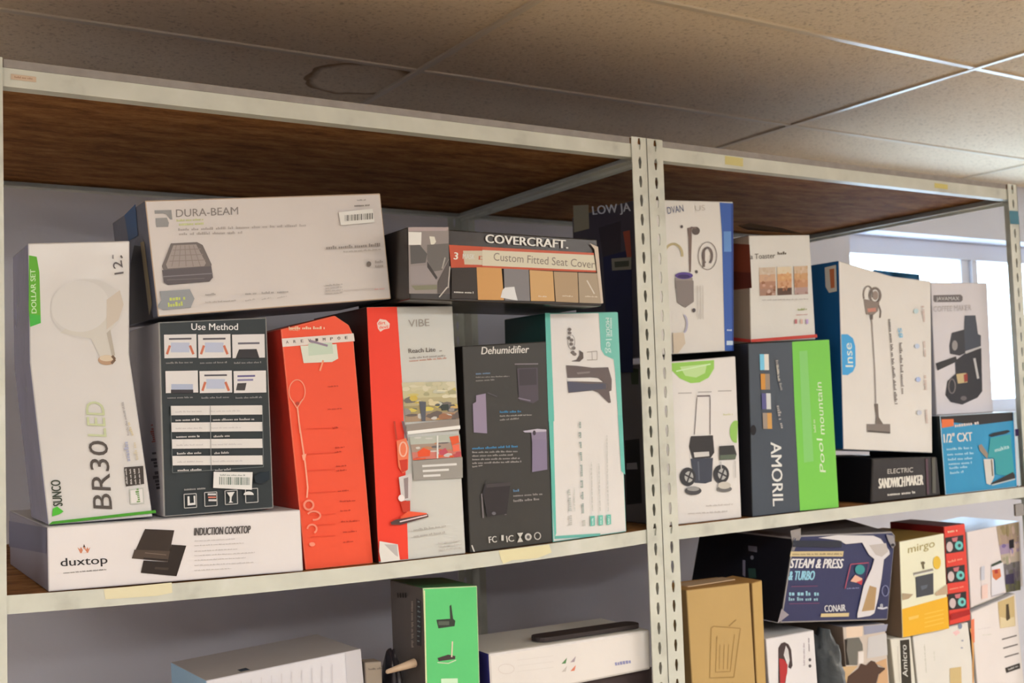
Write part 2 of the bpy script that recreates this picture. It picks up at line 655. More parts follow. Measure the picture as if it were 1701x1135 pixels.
        for k in range(nx * ny // 2):
            s.f.k += .25
            u, v = r.random(), r.random()
            c = r.choice(cols[min(nb - 1, int(v * nb))])
            ru, rv = r.uniform(.05, .14), r.uniform(.03, .1)
            s.poly(c, [q(u + ru * r.uniform(.7, 1.1) * math.cos(t * math.pi / 4), v + rv * r.uniform(.7, 1.1) * math.sin(t * math.pi / 4)) for t in range(8)], False)
        return s

    def build(s, name, label=None, parent=None):
        o = mesh_obj(name, s.v, s.q, s.ms, parent or s.f.root, s.mi)
        o['kind'] = 'stuff'
        if label:
            o['label'] = label
        s.v, s.q, s.mi, s.ms = [], [], [], []
        return o


class Carton:
    def __init__(s, name, label, cat, outline, y0, depth, front, side=None, top=None, rough=.45, bump=.04, bscale=60, bev=.0022, group=None, edge=None, rest=None, back_drop=0.0, yaw=0.0):
        n = Vector((-math.sin(yaw), math.cos(yaw), 0))
        p0 = hit(outline[-1][:2], Vector((0, 1, 0)), y0)
        c = n.dot(p0)
        pts = []
        for p in outline:
            v = hit(p[:2], n, c)
            if len(p) > 2:
                v.z = p[2]
            pts.append(v)
        if rest is not None:                      # the lowest edge sits on what carries it
            lo = min(v.z for v in pts)
            hi = max(v.z for v in pts)
            for v in pts:
                if v.z < lo + .25 * (hi - lo):
                    v.z = rest(v.x) if callable(rest) else rest
        s.pts = pts
        cx = sum(v.x for v in pts) / len(pts)
        s.zlo = min(v.z for v in pts)
        s.ztop = max(v.z for v in pts)
        s.x0, s.x1, s.y0, s.depth = min(v.x for v in pts), max(v.x for v in pts), y0, depth
        s.root = empty(name, (cx, y0 + depth / 2, s.zlo), label, cat, group)
        bm = bmesh.new()
        fv = [bm.verts.new(v) for v in pts]
        bv = [bm.verts.new(v + n * depth - Vector((0, 0, back_drop))) for v in pts]
        k = len(pts)
        bm.faces.new(fv)
        bm.faces.new(bv[::-1])
        for i in range(k):
            bm.faces.new((fv[i], bv[i], bv[(i + 1) % k], fv[(i + 1) % k]))
        bmesh.ops.recalc_face_normals(bm, faces=bm.faces)
        if bev:
            bmesh.ops.bevel(bm, geom=[e for e in bm.edges], offset=bev, segments=2, profile=.5, affect='EDGES', clamp_overlap=True)
        side = side or front
        top = top or side
        edge = edge or tuple(int(v * .92) for v in front)
        for f in bm.faces:
            nr = f.normal
            if nr.dot(n) < -.97:
                f.material_index = 0
            elif nr.x < -.85:
                f.material_index = 1
            elif nr.z > .85:
                f.material_index = 2
            elif abs(nr.z) > .9 or nr.x > .85 or nr.dot(n) > .9:
                f.material_index = 1
            else:
                f.material_index = 3
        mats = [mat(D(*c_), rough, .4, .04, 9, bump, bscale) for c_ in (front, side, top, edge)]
        s.body = bm_obj('carton_body', bm, mats, s.root)
        s.front = Face(s.root, n, c)
        xl = (pts[0].x + pts[-1].x) / 2
        # left flank: follows the lean of the left edge
        e = (pts[0] - pts[-1]).normalized()
        nl = n.cross(e).normalized()
        if nl.x < 0:
            nl = -nl
        s.left = Face(s.root, nl, nl.dot(pts[0]))

    def art(s, ox=0, oy=0, sc=1, face=None):
        return Art(face or s.front, ox, oy, sc)

    def flap(s, name, pts, m, thick=.0025):
        bm = bmesh.new()
        bm.faces.new([bm.verts.new(p) for p in pts])
        bmesh.ops.solidify(bm, geom=bm.faces[:], thickness=thick)
        return bm_obj(name, bm, m, s.root)


#@@CONTENT@@
def top_of(c, lift=0.0):
    a, b = c.pts[0], c.pts[1]
    return lambda x: a.z + (b.z - a.z) * max(-.2, min(1.2, (x - a.x) / (b.x - a.x))) + lift


WHITE = (224, 212, 198)
BLK = (46, 42, 38)
INK = (70, 64, 60)

# ---- flat white cooktop box, left end of the middle shelf
cook = Carton('cooktop_box', 'flat white box with black cooktop picture lying at the left end of the shelf', 'box',
              [(78, 876), (499, 847), (504, 944), (80, 981)], .012, .374, (228, 214, 202), (140, 130, 134), (206, 196, 186), rest=sag)  # grey flank: the dimmer light on that side is put into its colour
a = cook.art(60, 860, 7.0875)
a.text((40, 36, 36), 'duxtop', (290, 575), (840, 540), 95, .012).build('printed_brand_name')
a.poly((206, 130, 96), [(520, 420), (485, 350), (515, 375), (528, 345), (550, 385), (562, 310), (585, 380), (605, 345), (612, 375), (638, 345), (610, 415)])
a.poly((228, 214, 202), [(535, 418), (560, 360), (598, 412)])
a.poly((60, 50, 44), [(548, 355), (563, 312), (580, 352), (563, 345)]).build('printed_flame_emblem')
a.bars((128, 120, 114), (320, 652), (830, 610), 15, 3).build('printed_slogan')
a.poly((54, 42, 34), [(1280, 135), (1625, 150), (1545, 520), (1125, 480)])
a.poly((78, 62, 50), [(1155, 378), (1580, 395), (1545, 520), (1125, 480)])
a.line((120, 100, 84), [(1280, 415), (1530, 440)], 8)
a.line((34, 26, 22), [(1260, 478), (1545, 500)], 14).build('printed_cooktop_picture')
a.poly((44, 34, 28), [(1262, 505), (1545, 522), (1590, 318), (1765, 330), (1650, 690), (1230, 650)])
a.poly((66, 52, 42), [(1400, 580), (1560, 590), (1550, 618), (1390, 606)]).build('printed_cooktop_picture')
a = cook.art(290, 840, 7.396)
a.text((84, 76, 72), 'INDUCTION COOKTOP', (238, 368), (925, 338), 92, .03, up=(.05, -1)).build('printed_title')
for i, (y, e) in enumerate(((435, 740), (492, 850), (560, 770), (615, 980), (672, 870), (735, 970), (795, 690))):
    a.bars((190, 178, 168), (240, y), (e, y - 38 * (e - 240) / 700), 13, i + 10)
a.build('printed_feature_list')
a = cook.art(0, 850, 2.577, cook.left)
a.poly((104, 100, 116), [(40, 40), (200, 70), (200, 180), (40, 150)]).build('printed_side_panel')

# ---- bulb box, standing on the cooktop box, kinked
led = Carton('light_bulb_box', 'tall glossy white carton with a big bulb picture standing on the cooktop box', 'box',
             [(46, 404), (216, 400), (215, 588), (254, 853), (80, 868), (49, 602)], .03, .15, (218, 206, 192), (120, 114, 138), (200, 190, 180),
             rough=.2, bump=.18, bscale=14, rest=lambda x: .0625)
a = led.art(40, 395, 5.042)
a.poly((96, 170, 40), [(40, 148), (105, 160), (128, 290), (140, 715), (50, 748), (38, 600)])
a.poly((70, 176, 60), [(48, 640), (137, 650), (140, 715), (50, 748)])
a.text((206, 226, 170), 'DOLLAR SET', (104, 632), (92, 265), 42, .02).build('printed_green_tab', 'green side tab with pale upright lettering')
a.disc((208, 197, 183), 525, 595, 305, 250, -.08, 40)
a.poly((208, 196, 178), [(300, 800), (560, 845), (640, 1010), (745, 990), (720, 800), (820, 560), (560, 560)])
a.disc((214, 203, 189), 470, 575, 245, 215, -.08, 36)
a.poly((204, 186, 164), [(690, 520), (800, 440), (832, 560), (790, 690), (690, 770)])
a.poly((182, 168, 148), [(690, 800), (720, 770), (760, 985), (735, 1000)])
a.disc((186, 146, 112), 690, 1025, 72, 42)
a.disc((214, 190, 158), 690, 1010, 60, 26)
a.line((120, 92, 70), [(735, 990), (760, 1020), (730, 1055)], 22).build('printed_bulb_picture')
a.text((104, 94, 90), '12', (832, 300), (815, 190), 78, .0)
a.line((104, 94, 90), [(820, 172), (808, 150)], 14)
a.line((150, 140, 134), [(742, 178), (742, 145)], 12).build('printed_pack_count')
a = led.art(60, 600, 4.205)
a.text((84, 74, 66), 'BR30', (530, 1035), (495, 560), 132, .0, up=(-1, -.05)).build('printed_size_code')
a.text((196, 196, 150), 'LED', (490, 530), (470, 285), 130, -.012, up=(-1, -.05)).build('printed_word')
a.text((60, 66, 52), 'SUNCO', (184, 1010), (165, 830), 66, .02, up=(-1, .05))
a.poly((80, 180, 50), [(110, 1085), (115, 1030), (145, 1015), (190, 1050), (160, 1070)]).build('printed_maker_name')
a.poly((64, 56, 50), [(612, 742), (745, 732), (752, 858), (625, 876)])
for i in range(4):
    a.bars((190, 178, 166), (632 + i * 30, 860), (622 + i * 30, 748), 12, 30 + i)
a.poly((190, 186, 170), [(648, 895), (745, 885), (752, 995), (655, 1000)])
a.poly(WHITE, [(656, 903), (738, 893), (744, 987), (662, 992)])
a.bars((120, 150, 90), (712, 985), (700, 890), 24, 4).build('printed_rating_badges')
a.bars((176, 166, 158), (640, 520), (600, 280), 14, 5)
a.bars((210, 190, 150), (668, 520), (640, 430), 20, 6)
a.bars((170, 166, 176), (640, 700), (620, 560), 30, 7)
a.bars((208, 190, 160), (700, 690), (680, 570), 22, 8).build('printed_small_text')
a.poly((74, 150, 40), [(110, 1120), (830, 1040), (835, 1060), (85, 1142)]).build('green_bottom_edge')

# ---- instruction box, dark
use = Carton('instruction_panel_box', 'dark box with white step pictures and a striped specification table', 'box',
             [(263, 535), (443, 527), (455, 850), (272, 860)], .03, .19, (44, 50, 50), (190, 178, 166), (60, 58, 56), rough=.4, rest=lambda x: .0605, edge=(150, 142, 130))
a = use.art(220, 510, 3.069)
a.text((232, 222, 208), 'Use Method', (300, 118), (537, 118), 34, .012).build('printed_title')
for r, (y0, y1) in enumerate(((142, 262), (328, 440))):
    for c in range(3):
        x0 = 160 + c * 173 + r * 6
        s = a
        s.rect((222, 210, 198), x0, y0, x0 + 165, y1, -.02, .02)
        if (r, c) in ((0, 0), (0, 1), (1, 1)):
            s.rect((186, 186, 196), x0 + 35, y0 + 40, x0 + 130, y0 + 90)
            s.line((90, 84, 86), [(x0 + 25, y0 + 22), (x0 + 140, y0 + 20)], 9)
            s.line((200, 110, 80), [(x0 + 15, y0 + 100), (x0 + 30, y0 + 55)], 12)
            s.line((200, 110, 80), [(x0 + 150, y0 + 100), (x0 + 132, y0 + 55)], 12)
        elif (r, c) == (0, 2):
            s.line((110, 104, 108), [(x0 + 30, y0 + 45), (x0 + 140, y0 + 43)], 10)
            s.poly((54, 50, 50), [(x0 + 35, y0 + 75), (x0 + 125, y0 + 73), (x0 + 140, y1), (x0 + 18, y1)])
        elif (r, c) == (1, 0):
            s.rect((176, 178, 190), x0 + 30, y0 + 66, x0 + 140, y0 + 96)
            s.rect((60, 54, 56), x0 + 28, y0 + 94, x0 + 142, y0 + 112)
        else:
            s.line((100, 90, 130), [(x0 + 20, y0 + 26), (x0 + 110, y0 + 24)], 9)
            s.line((130, 120, 150), [(x0 + 20, y0 + 46), (x0 + 100, y0 + 44)], 9)
            s.poly((70, 64, 60), [(x0 + 20, y0 + 62), (x0 + 66, y0 + 60), (x0 + 58, y0 + 98), (x0 + 12, y0 + 98)])
        s.build('printed_step_picture')
        s.bars((140, 134, 126), (x0 + 10, y1 + 24), (x0 + 150, y1 + 20), 9, r * 3 + c).build('printed_step_text')
for i in range(8):
    y = 505 + i * 42.5
    xl = 190 + i * 1.5
    if i % 2 == 0:
        a.poly((222, 210, 196), [(xl, y), (657, y - 3), (659, y + 44), (xl + 2, y + 48)])
        a.bars((196, 184, 174), (xl + 25, y + 30), (xl + 160, y + 27), 8, i)
        a.bars((200, 188, 178), (xl + 205, y + 27), (xl + 360, y + 24), 8, i + 9)
    else:
        a.bars((200, 190, 178), (xl + 25, y + 30), (xl + 150, y + 26), 11, i)
        a.bars((190, 180, 168), (xl + 215, y + 28), (xl + (430 if i == 1 else 300), y + 24), 11, i + 20)
a.line((150, 146, 138), [(392, 505), (396, 835)], 3)
a.line((110, 112, 106), [(190, 505), (200, 845), (662, 815), (657, 502)], 3).build('printed_specification_table')
for i in range(4):
    x = 258 + i * 104
    y = 955 - i * 9
    a.line((190, 182, 170), [(x, y), (x + 62, y - 4), (x + 64, y + 66), (x + 2, y + 70), (x, y)], 4)
a.poly((222, 212, 198), [(275, 965), (285, 965), (287, 1000), (308, 998), (306, 962), (314, 962), (316, 1008), (276, 1012)])
a.rect((210, 200, 188), 378, 950, 420, 960)
a.rect((206, 120, 96), 380, 966, 420, 974)
a.rect((210, 200, 188), 382, 980, 422, 990)
a.poly((222, 212, 198), [(475, 945), (515, 942), (500, 968), (498, 990), (508, 996), (484, 998), (490, 990), (490, 968)])
a.disc((222, 212, 198), 586, 958, 26, 18, 0, 12, 180, 360).build('printed_care_symbols')
a.bars((150, 144, 134), (258, 930), (375, 922), 12, 3).build('printed_care_text')
a.poly((226, 216, 202), [(408, 840), (606, 842), (602, 932), (405, 922)])
st = a.build('price_sticker', 'white price sticker with a barcode')
a.barcode((120, 130, 116), 436, 866, 590, 905, .02, 5).build('barcode', None, st)
a.bars((150, 150, 140), (440, 856), (570, 858), 8, 2).build('sticker_text', None, st)
a.poly((30, 40, 46), [(612, 866), (640, 845), (690, 836), (692, 880), (650, 900), (620, 895)]).build('scuff_mark')
s = use.art(220, 510, 3.069, use.left)
s.bars((180, 80, 60), (110, 690), (96, 590), 18, 4)
s.bars((60, 50, 50), (128, 930), (105, 720), 30, 6).build('printed_side_lettering')

# ---- air mattress box, laid across the two boxes
dura = Carton('air_mattress_box', 'wide pale grey box with an air mattress picture lying on top of other boxes', 'box',
              [(240, 333), (632, 321), (650, 497), (262, 527)], .012, .22, (212, 197, 183), (92, 92, 102), (200, 186, 170), rough=.35, edge=(190, 160, 130))
a = dura.art(240, 330, 9.45)
a.text((142, 130, 120), 'DURA-BEAM', (495, 292), (1470, 250), 120, .005, up=(-.03, -1)).build('printed_brand_name')
a.poly((150, 144, 136), [(155, 185), (420, 180), (435, 330), (400, 330), (340, 245), (290, 235), (160, 240)])
a.poly((150, 144, 136), [(170, 310), (350, 300), (380, 380), (370, 445), (185, 450)]).build('printed_square_logo')
a.bars((206, 204, 140), (500, 345), (930, 325), 36, 2)
a.bars((206, 204, 140), (540, 405), (930, 385), 46, 3).build('printed_series_name')
a = dura.art(220, 310, 3.698)
a.bars((180, 166, 154), (280, 265), (1065, 238), 16, 5, 1)
a.bars((180, 166, 154), (285, 292), (675, 282), 16, 6, 1).build('printed_description')
a.poly((118, 106, 98), [(180, 490), (235, 350), (395, 342), (430, 360), (485, 480), (480, 505), (190, 520)])
a.poly((164, 148, 136), [(205, 480), (250, 362), (390, 356), (450, 470), (440, 490), (215, 505)])
for i in range(5):
    a.line((146, 130, 118), [(240 + i * 44, 492), (268 + i * 26, 362)], 5)
for i in range(3):
    a.line((146, 130, 118), [(225 + i * 10, 460 - i * 34), (445 - i * 14, 452 - i * 34)], 5)
a.poly((98, 88, 86), [(180, 515), (482, 490), (492, 560), (470, 585), (215, 606), (190, 590)])
a.line((130, 120, 118), [(185, 555), (490, 535)], 7)
a.line((120, 110, 106), [(210, 575), (440, 565)], 5).build('printed_mattress_picture')
a.poly((148, 146, 142), [(165, 645), (350, 632), (378, 690), (355, 745), (185, 760), (150, 740), (175, 700)])
a.bars((196, 200, 96), (225, 690), (325, 682), 26, 1)
a.bars((196, 200, 96), (215, 728), (325, 718), 26, 2).build('printed_badge')
for i, x in enumerate((445, 690, 790, 885)):
    a.bars((168, 158, 148), (x, 665 - i * 5), (x + 75, 660 - i * 5), 14, i)
    a.bars((184, 172, 160), (x, 712 - i * 9), (x + (190 if i == 0 else 60), 700 - i * 9), 9, i + 4)
a.build('printed_icon_row')
a.poly((226, 216, 200), [(1262, 160), (1470, 138), (1482, 222), (1275, 240)])
st = a.build('barcode_label')
a.barcode((112, 108, 98), 1300, 178, 1466, 215, -.08, 3).build('barcode', None, st)
a.bars((120, 110, 100), (1358, 120), (1455, 114), 12, 3)
a.bars((150, 140, 130), (1375, 86), (1430, 83), 8, 4).build('printed_item_number')
a.bars((150, 138, 128), (1185, 378), (1525, 358), 20, 8)
a.bars((176, 164, 152), (1290, 402), (1525, 385), 9, 9).build('printed_caption')
a.disc((120, 108, 98), 1447, 478, 14, 16)
a.bars((170, 158, 146), (1485, 465), (1540, 460), 16, 2)
a.bars((170, 158, 146), (1485, 490), (1540, 486), 16, 3).build('printed_symbol')
for i in range(4):
    a.bars((176, 164, 154), (1180, 608 + i * 17), (1285, 600 + i * 17), 9, i)
a.line((190, 176, 164), [(1290, 640), (1490, 626)], 3)
a.bars((220, 160, 150), (1480, 632), (1545, 627), 9, 1).build('printed_fine_print')
s = dura.art(180, 300, 4.367, dura.left)
s.poly((48, 44, 44), [(150, 1050), (165, 600), (190, 470), (255, 480), (300, 900), (330, 1000)])
s.poly((60, 92, 130), [(120, 250), (200, 170), (215, 400), (150, 440)])
s.poly((150, 130, 96), [(235, 450), (262, 440), (320, 900), (300, 980)]).build('printed_side_picture')

# ---- orange red racket box, leaning
rack = Carton('racket_box', 'orange red box leaning left with a white racket outline and torn label', 'box',
              [(466, 547), (556, 524), (580, 540), (587, 556), (620, 922), (507, 935)], .02, .2, (246, 82, 48), (190, 44, 26), (206, 60, 36), rough=.4, rest=sag, edge=(250, 110, 76))
a = rack.art(440, 510, 5.405)
a.poly((226, 208, 190), [(150, 285), (795, 238), (805, 308), (158, 360)])
for i in range(9):
    a.text((90, 76, 70), 'AREVIMPOE'[i], (190 + i * 66, 330 - i * 5), (212 + i * 66, 328 - i * 5), 26, .02, step=(i == 0))
a.build('white_band')
a.poly((218, 214, 190), [(315, 350), (640, 335), (655, 465), (600, 495), (345, 505)])
a.poly((196, 204, 176), [(385, 330), (600, 320), (610, 420), (390, 440)])
a.line((150, 130, 140), [(400, 305), (560, 350)], 20).build('torn_label', 'torn white paper label')
a.line((255, 150, 110), [(490, 575), (520, 480)], 16).build('pen_mark')
a.bars((255, 190, 150), (210, 190), (540, 188), 26, 4)
a.text((255, 200, 160), 'RACKET', (215, 215), (310, 215), 24).build('printed_title')
a.ring((252, 150, 116), 285, 760, 72, 105, 9, 110, 430)
a.line((252, 150, 116), [(240, 840), (285, 910), (335, 830)], 10)
a.disc((180, 70, 50), 288, 868, 16, 16)
a.line((254, 160, 126), [(288, 900), (312, 1135)], 13).build('printed_racket_outline')
for i, (x0, x1, y) in enumerate(((560, 655, 714), (560, 690, 916), (600, 640, 1083))):
    a.bars((180, 56, 36), (x0, y + 2), (x1, y - 4), 11, i)
a.build('printed_measure_marks')
a = rack.art(450, 700, 4.73)
for i, (x0, x1, y) in enumerate(((480, 525, 52), (500, 575, 205), (495, 550, 240), (505, 590, 350), (510, 590, 385), (520, 605, 545), (535, 660, 625), (540, 620, 700), (545, 690, 783), (560, 670, 865), (560, 640, 945))):
    a.bars((176, 48, 30), (x0, y + 4), (x1, y - 4), 11, i + 30)
for i, y in enumerate((55, 250, 380, 555, 730, 810, 900)):
    a.line((224, 66, 40), [(270 + i * 6, y + 6), (500, y - 4)], 4)
a.build('printed_measure_marks')
a.line((254, 160, 126), [(212, 0), (262, 330), (282, 520), (275, 600)], 12)
a.poly((254, 160, 126), [(235, 265), (270, 255), (262, 300), (245, 308)])
a.ring((252, 140, 110), 290, 658, 36, 36, 16)
a.ring((252, 140, 110), 330, 740, 50, 34, 14, 200, 460)
a.ring((252, 140, 110), 315, 845, 36, 34, 14, 180, 420)
a.disc((252, 140, 110), 315, 965, 24, 16).build('printed_handle_outline')

# ---- upright vacuum box: red and grey
vac = Carton('stick_vacuum_box', 'tall two tone red and grey box with a red stick vacuum picture', 'box',
             [(609, 510), (752, 508), (774, 920), (629, 934)], .012, .24, (206, 198, 182), (60, 20, 14), (150, 130, 110), rough=.38, rest=sag)
f = vac.front
a = vac.art()
a.poly((250, 66, 44), [(609, 511), (659, 510), (668, 640), (672, 740), (678, 929), (629, 933)]).build('red_panel', 'red printed panel along the left third')
a = vac.art(590, 500, 5.158)
a.poly((240, 206, 186), [(185, 190), (210, 155), (265, 165), (295, 195), (290, 235), (245, 245), (215, 265), (195, 240)])
a.text((250, 90, 60), 'dirt', (195, 205), (258, 200), 28, .02)
a.text((250, 90, 60), 'devil', (205, 240), (280, 234), 26, .02).build('printed_maker_logo')
a.text((160, 146, 130), 'VIBE', (455, 225), (635, 215), 62, -.015).build('printed_model_word')
a.text((110, 98, 88), 'Reach Lite', (455, 448), (685, 435), 38, .02)
a.line((140, 130, 118), [(718, 430), (740, 428)], 8)
a.bars((200, 150, 130), (460, 515), (780, 488), 16, 3)
a.bars((160, 150, 138), (460, 490), (770, 468), 14, 4).build('printed_title')
a.mosaic([[(204, 190, 150), (214, 200, 166), (190, 180, 140)], [(206, 186, 110), (198, 190, 160), (170, 160, 120), (220, 206, 170)], [(206, 176, 80), (196, 190, 168), (120, 110, 100), (216, 196, 150)], [(214, 190, 90), (150, 140, 130), (90, 90, 86), (210, 170, 100)], [(196, 150, 90), (160, 110, 80), (206, 196, 180), (110, 96, 86)]],
         [(395, 700), (850, 690), (885, 1010), (425, 1040)], 12, 10, 4)
a.poly((92, 92, 96), [(540, 860), (600, 865), (595, 1030), (565, 1030)])
a.poly((60, 66, 60), [(730, 890), (790, 885), (795, 935), (735, 940)])
a.poly((150, 136, 122), [(430, 1060), (885, 1010), (888, 1110), (432, 1140)])
a.build('printed_room_photo')
a = vac.art(600, 700, 4.632)
a.line((236, 226, 210), [(350, 90), (755, 45)], 26)
a.mosaic([[(196, 190, 170), (150, 160, 140), (206, 196, 180)], [(190, 130, 90), (206, 196, 180), (110, 100, 96)], [(220, 90, 50), (206, 190, 176), (190, 80, 80)]], [(365, 120), (750, 100), (765, 275), (390, 300)], 9, 5, 8)
a.poly((230, 84, 44), [(425, 235), (470, 205), (525, 225), (520, 268), (430, 275)])
a.poly((196, 80, 90), [(590, 230), (640, 205), (660, 240), (620, 262), (592, 255)])
a.poly((226, 90, 50), [(670, 120), (740, 110), (745, 165), (690, 185)])
a.poly((240, 110, 80), [(690, 185), (745, 175), (748, 225), (700, 235)])
a.line((226, 216, 200), [(578, 110), (578, 285)], 12).build('printed_room_photo')
a.poly((156, 146, 132), [(385, 305), (770, 275), (772, 435), (395, 455)])
for i, e in enumerate((725, 665, 600)):
    a.line((220, 210, 196), [(460 + i * 4, 345 + i * 38), (e, 330 + i * 42)], 17)
a.build('grey_caption_panel')
a = vac.art(590, 500, 5.158)
a.line((96, 30, 24), [(315, 605), (340, 600), (338, 640)], 12)
a.line((96, 34, 28), [(330, 610), (330, 1135)], 14)
a.poly((110, 96, 100), [(360, 725), (390, 720), (415, 1135), (375, 1135)])
a = vac.art(600, 700, 4.632)
a.line((190, 60, 40), [(245, 0), (262, 140)], 12)
a.poly((120, 90, 90), [(300, 0), (320, 0), (350, 150), (335, 150)])
a.poly((236, 120, 80), [(262, 150), (335, 130), (355, 200), (350, 370), (310, 400), (275, 350)])
a.ring((250, 180, 150), 312, 215, 28, 55, 11)
a.poly((206, 60, 40), [(282, 300), (345, 290), (345, 375), (300, 395)])
a.poly((210, 196, 184), [(278, 430), (380, 400), (372, 600), (300, 615)])
a.poly((150, 130, 124), [(315, 440), (350, 430), (350, 590), (325, 595)])
a.disc((248, 220, 206), 298, 590, 24, 26)
a.poly((200, 60, 40), [(290, 620), (365, 610), (365, 690), (310, 700)])
a.poly((236, 90, 56), [(290, 735), (350, 690), (490, 705), (500, 720), (300, 770)])
a.poly((84, 60, 56), [(215, 775), (255, 755), (500, 712), (505, 735), (290, 795), (220, 795)])
a.line((230, 200, 190), [(285, 772), (495, 722)], 9).build('printed_vacuum_picture')
for i in range(2):
    a.bars((176, 166, 154), (390, 835 + i * 48), (640, 800 + i * 50), 16, i)
for i in range(3):
    a.bars((190, 178, 166), (580, 935 + i * 26), (765, 915 + i * 26), 10, i + 5)
a.build('printed_small_text')
a.poly((224, 212, 196), [(128, 920), (268, 945), (285, 1065), (140, 1085), (125, 1000)])
a.poly((186, 174, 164), [(165, 945), (262, 945), (270, 1040), (250, 1030)]).build('torn_corner_patch', 'torn off corner showing white paper')

# ---- black dehumidifier box
deh = Carton('dehumidifier_box', 'charcoal black box with white title and faint appliance pictures', 'box',
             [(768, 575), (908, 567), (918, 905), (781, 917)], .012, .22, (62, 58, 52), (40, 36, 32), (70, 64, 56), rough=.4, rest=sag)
a = deh.art(760, 560, 6.306)
a.text((226, 214, 196), 'Dehumidifier', (248, 182), (742, 166), 78, .016, up=(.1, -1)).build('printed_title')
a.bars((110, 130, 150), (190, 385), (350, 375), 22, 1)
a.bars((150, 140, 128), (190, 422), (540, 410), 14, 2)
a.bars((150, 140, 128), (190, 458), (390, 446), 16, 3).build('printed_caption')
a.bars((70, 130, 164), (440, 785), (672, 778), 22, 4)
a.bars((170, 160, 146), (440, 828), (780, 815), 14, 5)
a.bars((150, 140, 128), (440, 868), (655, 852), 18, 6).build('printed_caption')
a.poly((86, 76, 80), [(620, 330), (835, 320), (845, 660), (790, 695), (640, 660)])
a.poly((70, 62, 64), [(640, 340), (820, 330), (825, 500), (645, 510)])
a.line((140, 128, 126), [(595, 285), (840, 282)], 12)
a.line((130, 116, 124), [(630, 640), (760, 668)], 14).build('printed_appliance_picture')
a.poly((150, 132, 146), [(190, 612), (290, 592), (305, 1010), (165, 1000), (155, 700), (190, 680)])
a.line((96, 88, 90), [(310, 585), (410, 625)], 8).build('printed_appliance_picture')
a.poly((190, 176, 180), [(680, 985), (830, 962), (925, 970), (925, 1000), (700, 1000)])
a.poly((140, 124, 140), [(765, 1000), (925, 990), (930, 1135), (780, 1135)])
a.disc((70, 60, 66), 798, 1005, 16, 26)
b2 = deh.art(760, 730, 5.976)
a.build('printed_appliance_picture')
a = b2
a.poly((136, 120, 138), [(735, 0), (880, 0), (885, 300), (735, 325)]).build('printed_appliance_picture')
a.bars((70, 130, 164), (140, 90), (590, 68), 22, 7)
for i, e in enumerate((590, 560, 620, 625, 250)):
    a.bars((160, 150, 138), (140, 128 + i * 36), (e, 118 + i * 34), 17, i + 9)
a.build('printed_paragraph')
a.line((120, 110, 108), [(232, 540), (248, 780)], 14)
a.line((110, 100, 98), [(460, 540), (468, 750)], 22)
a.poly((52, 46, 46), [(265, 440), (520, 425), (480, 740), (285, 770), (240, 520)])
a.poly((72, 64, 62), [(275, 445), (520, 425), (515, 460), (280, 480)])
a.disc((110, 104, 104), 352, 735, 20, 16).build('printed_appliance_picture')
a.bars((96, 130, 156), (545, 510), (605, 505), 24, 2)
a.bars((150, 140, 130), (545, 560), (845, 540), 20, 3)
a.bars((150, 140, 130), (545, 610), (800, 590), 24, 4).build('printed_caption')
a.text((206, 196, 180), 'FC', (305, 1028), (380, 1020), 62, .02)
a.rect((206, 196, 180), 425, 950, 448, 1005)
a.text((206, 196, 180), 'IC', (480, 1020), (550, 1010), 62, .02)
a.poly((200, 190, 174), [(580, 930), (640, 925), (615, 970), (640, 1015), (582, 1022), (605, 970)])
a.disc((190, 180, 166), 690, 968, 34, 36)
a.disc((90, 84, 78), 690, 968, 16, 18)
a.ring((200, 190, 174), 782, 958, 30, 34, 9).build('printed_approval_marks')
a.line((206, 196, 180), [(130, 1050), (155, 1115)], 12).build('scuffed_edge')

# ---- teal and white leg massager box
leg = Carton('leg_massager_box', 'tall white box edged in teal with two grey leg wraps pictured', 'box',
             [(907, 520), (1026, 518), (1041, 883), (918, 896)], .012, .15, (226, 214, 200), (20, 66, 58), (60, 110, 100), rough=.4, rest=sag, edge=(120, 184, 166))
a = leg.art(890, 510, 5.976)
a.poly((104, 184, 162), [(90, 60), (140, 60), (182, 1135), (125, 1135)])
a.poly((120, 190, 168), [(625, 62), (812, 55), (860, 1135), (818, 1135), (785, 640), (770, 520), (680, 480), (645, 420)])
b2 = leg.art(890, 690, 5.406)
a.build('teal_border')
b2.poly((104, 184, 162), [(112, 0), (155, 0), (182, 1060), (165, 1110)])
b2.poly((110, 186, 166), [(735, 0), (775, 0), (800, 535), (765, 500)])
b2.poly((110, 180, 160), [(165, 1085), (580, 1060), (570, 1085), (165, 1112)]).build('teal_border')
a.text((220, 226, 212), 'MODE', (690, 110), (700, 300), 34, .02, up=(1, -.05))
a.bars((210, 224, 208), (745, 110), (750, 300), 22, 3)
a.text((206, 226, 210), 'leg', (690, 320), (705, 460), 60, .0, up=(1, -.05)).build('printed_teal_panel_text')
a.poly((106, 92, 86), [(298, 580), (400, 585), (560, 605), (715, 600), (750, 720), (748, 830), (725, 840), (742, 950), (720, 955), (615, 850), (560, 830), (320, 855), (308, 740), (660, 745), (610, 705), (540, 700), (310, 705)])
a.poly((226, 214, 200), [(320, 712), (540, 702), (610, 708), (660, 746), (310, 735)])
a.poly((86, 84, 94), [(310, 740), (520, 765), (690, 760), (690, 815), (560, 825), (320, 850)])
a.poly((134, 120, 112), [(400, 650), (535, 640), (530, 658), (410, 670)])
a.ring((96, 86, 80), 690, 790, 22, 28, 6).build('printed_leg_wrap_picture')
a.poly((96, 84, 78), [(425, 430), (465, 455), (468, 510), (430, 545), (345, 540), (400, 525), (430, 480)])
for i, (x, y) in enumerate(((330, 225), (330, 260), (322, 310), (350, 330), (345, 370), (370, 410), (360, 450), (380, 470))):
    a.disc((120, 108, 100), x, y, 18, 16)
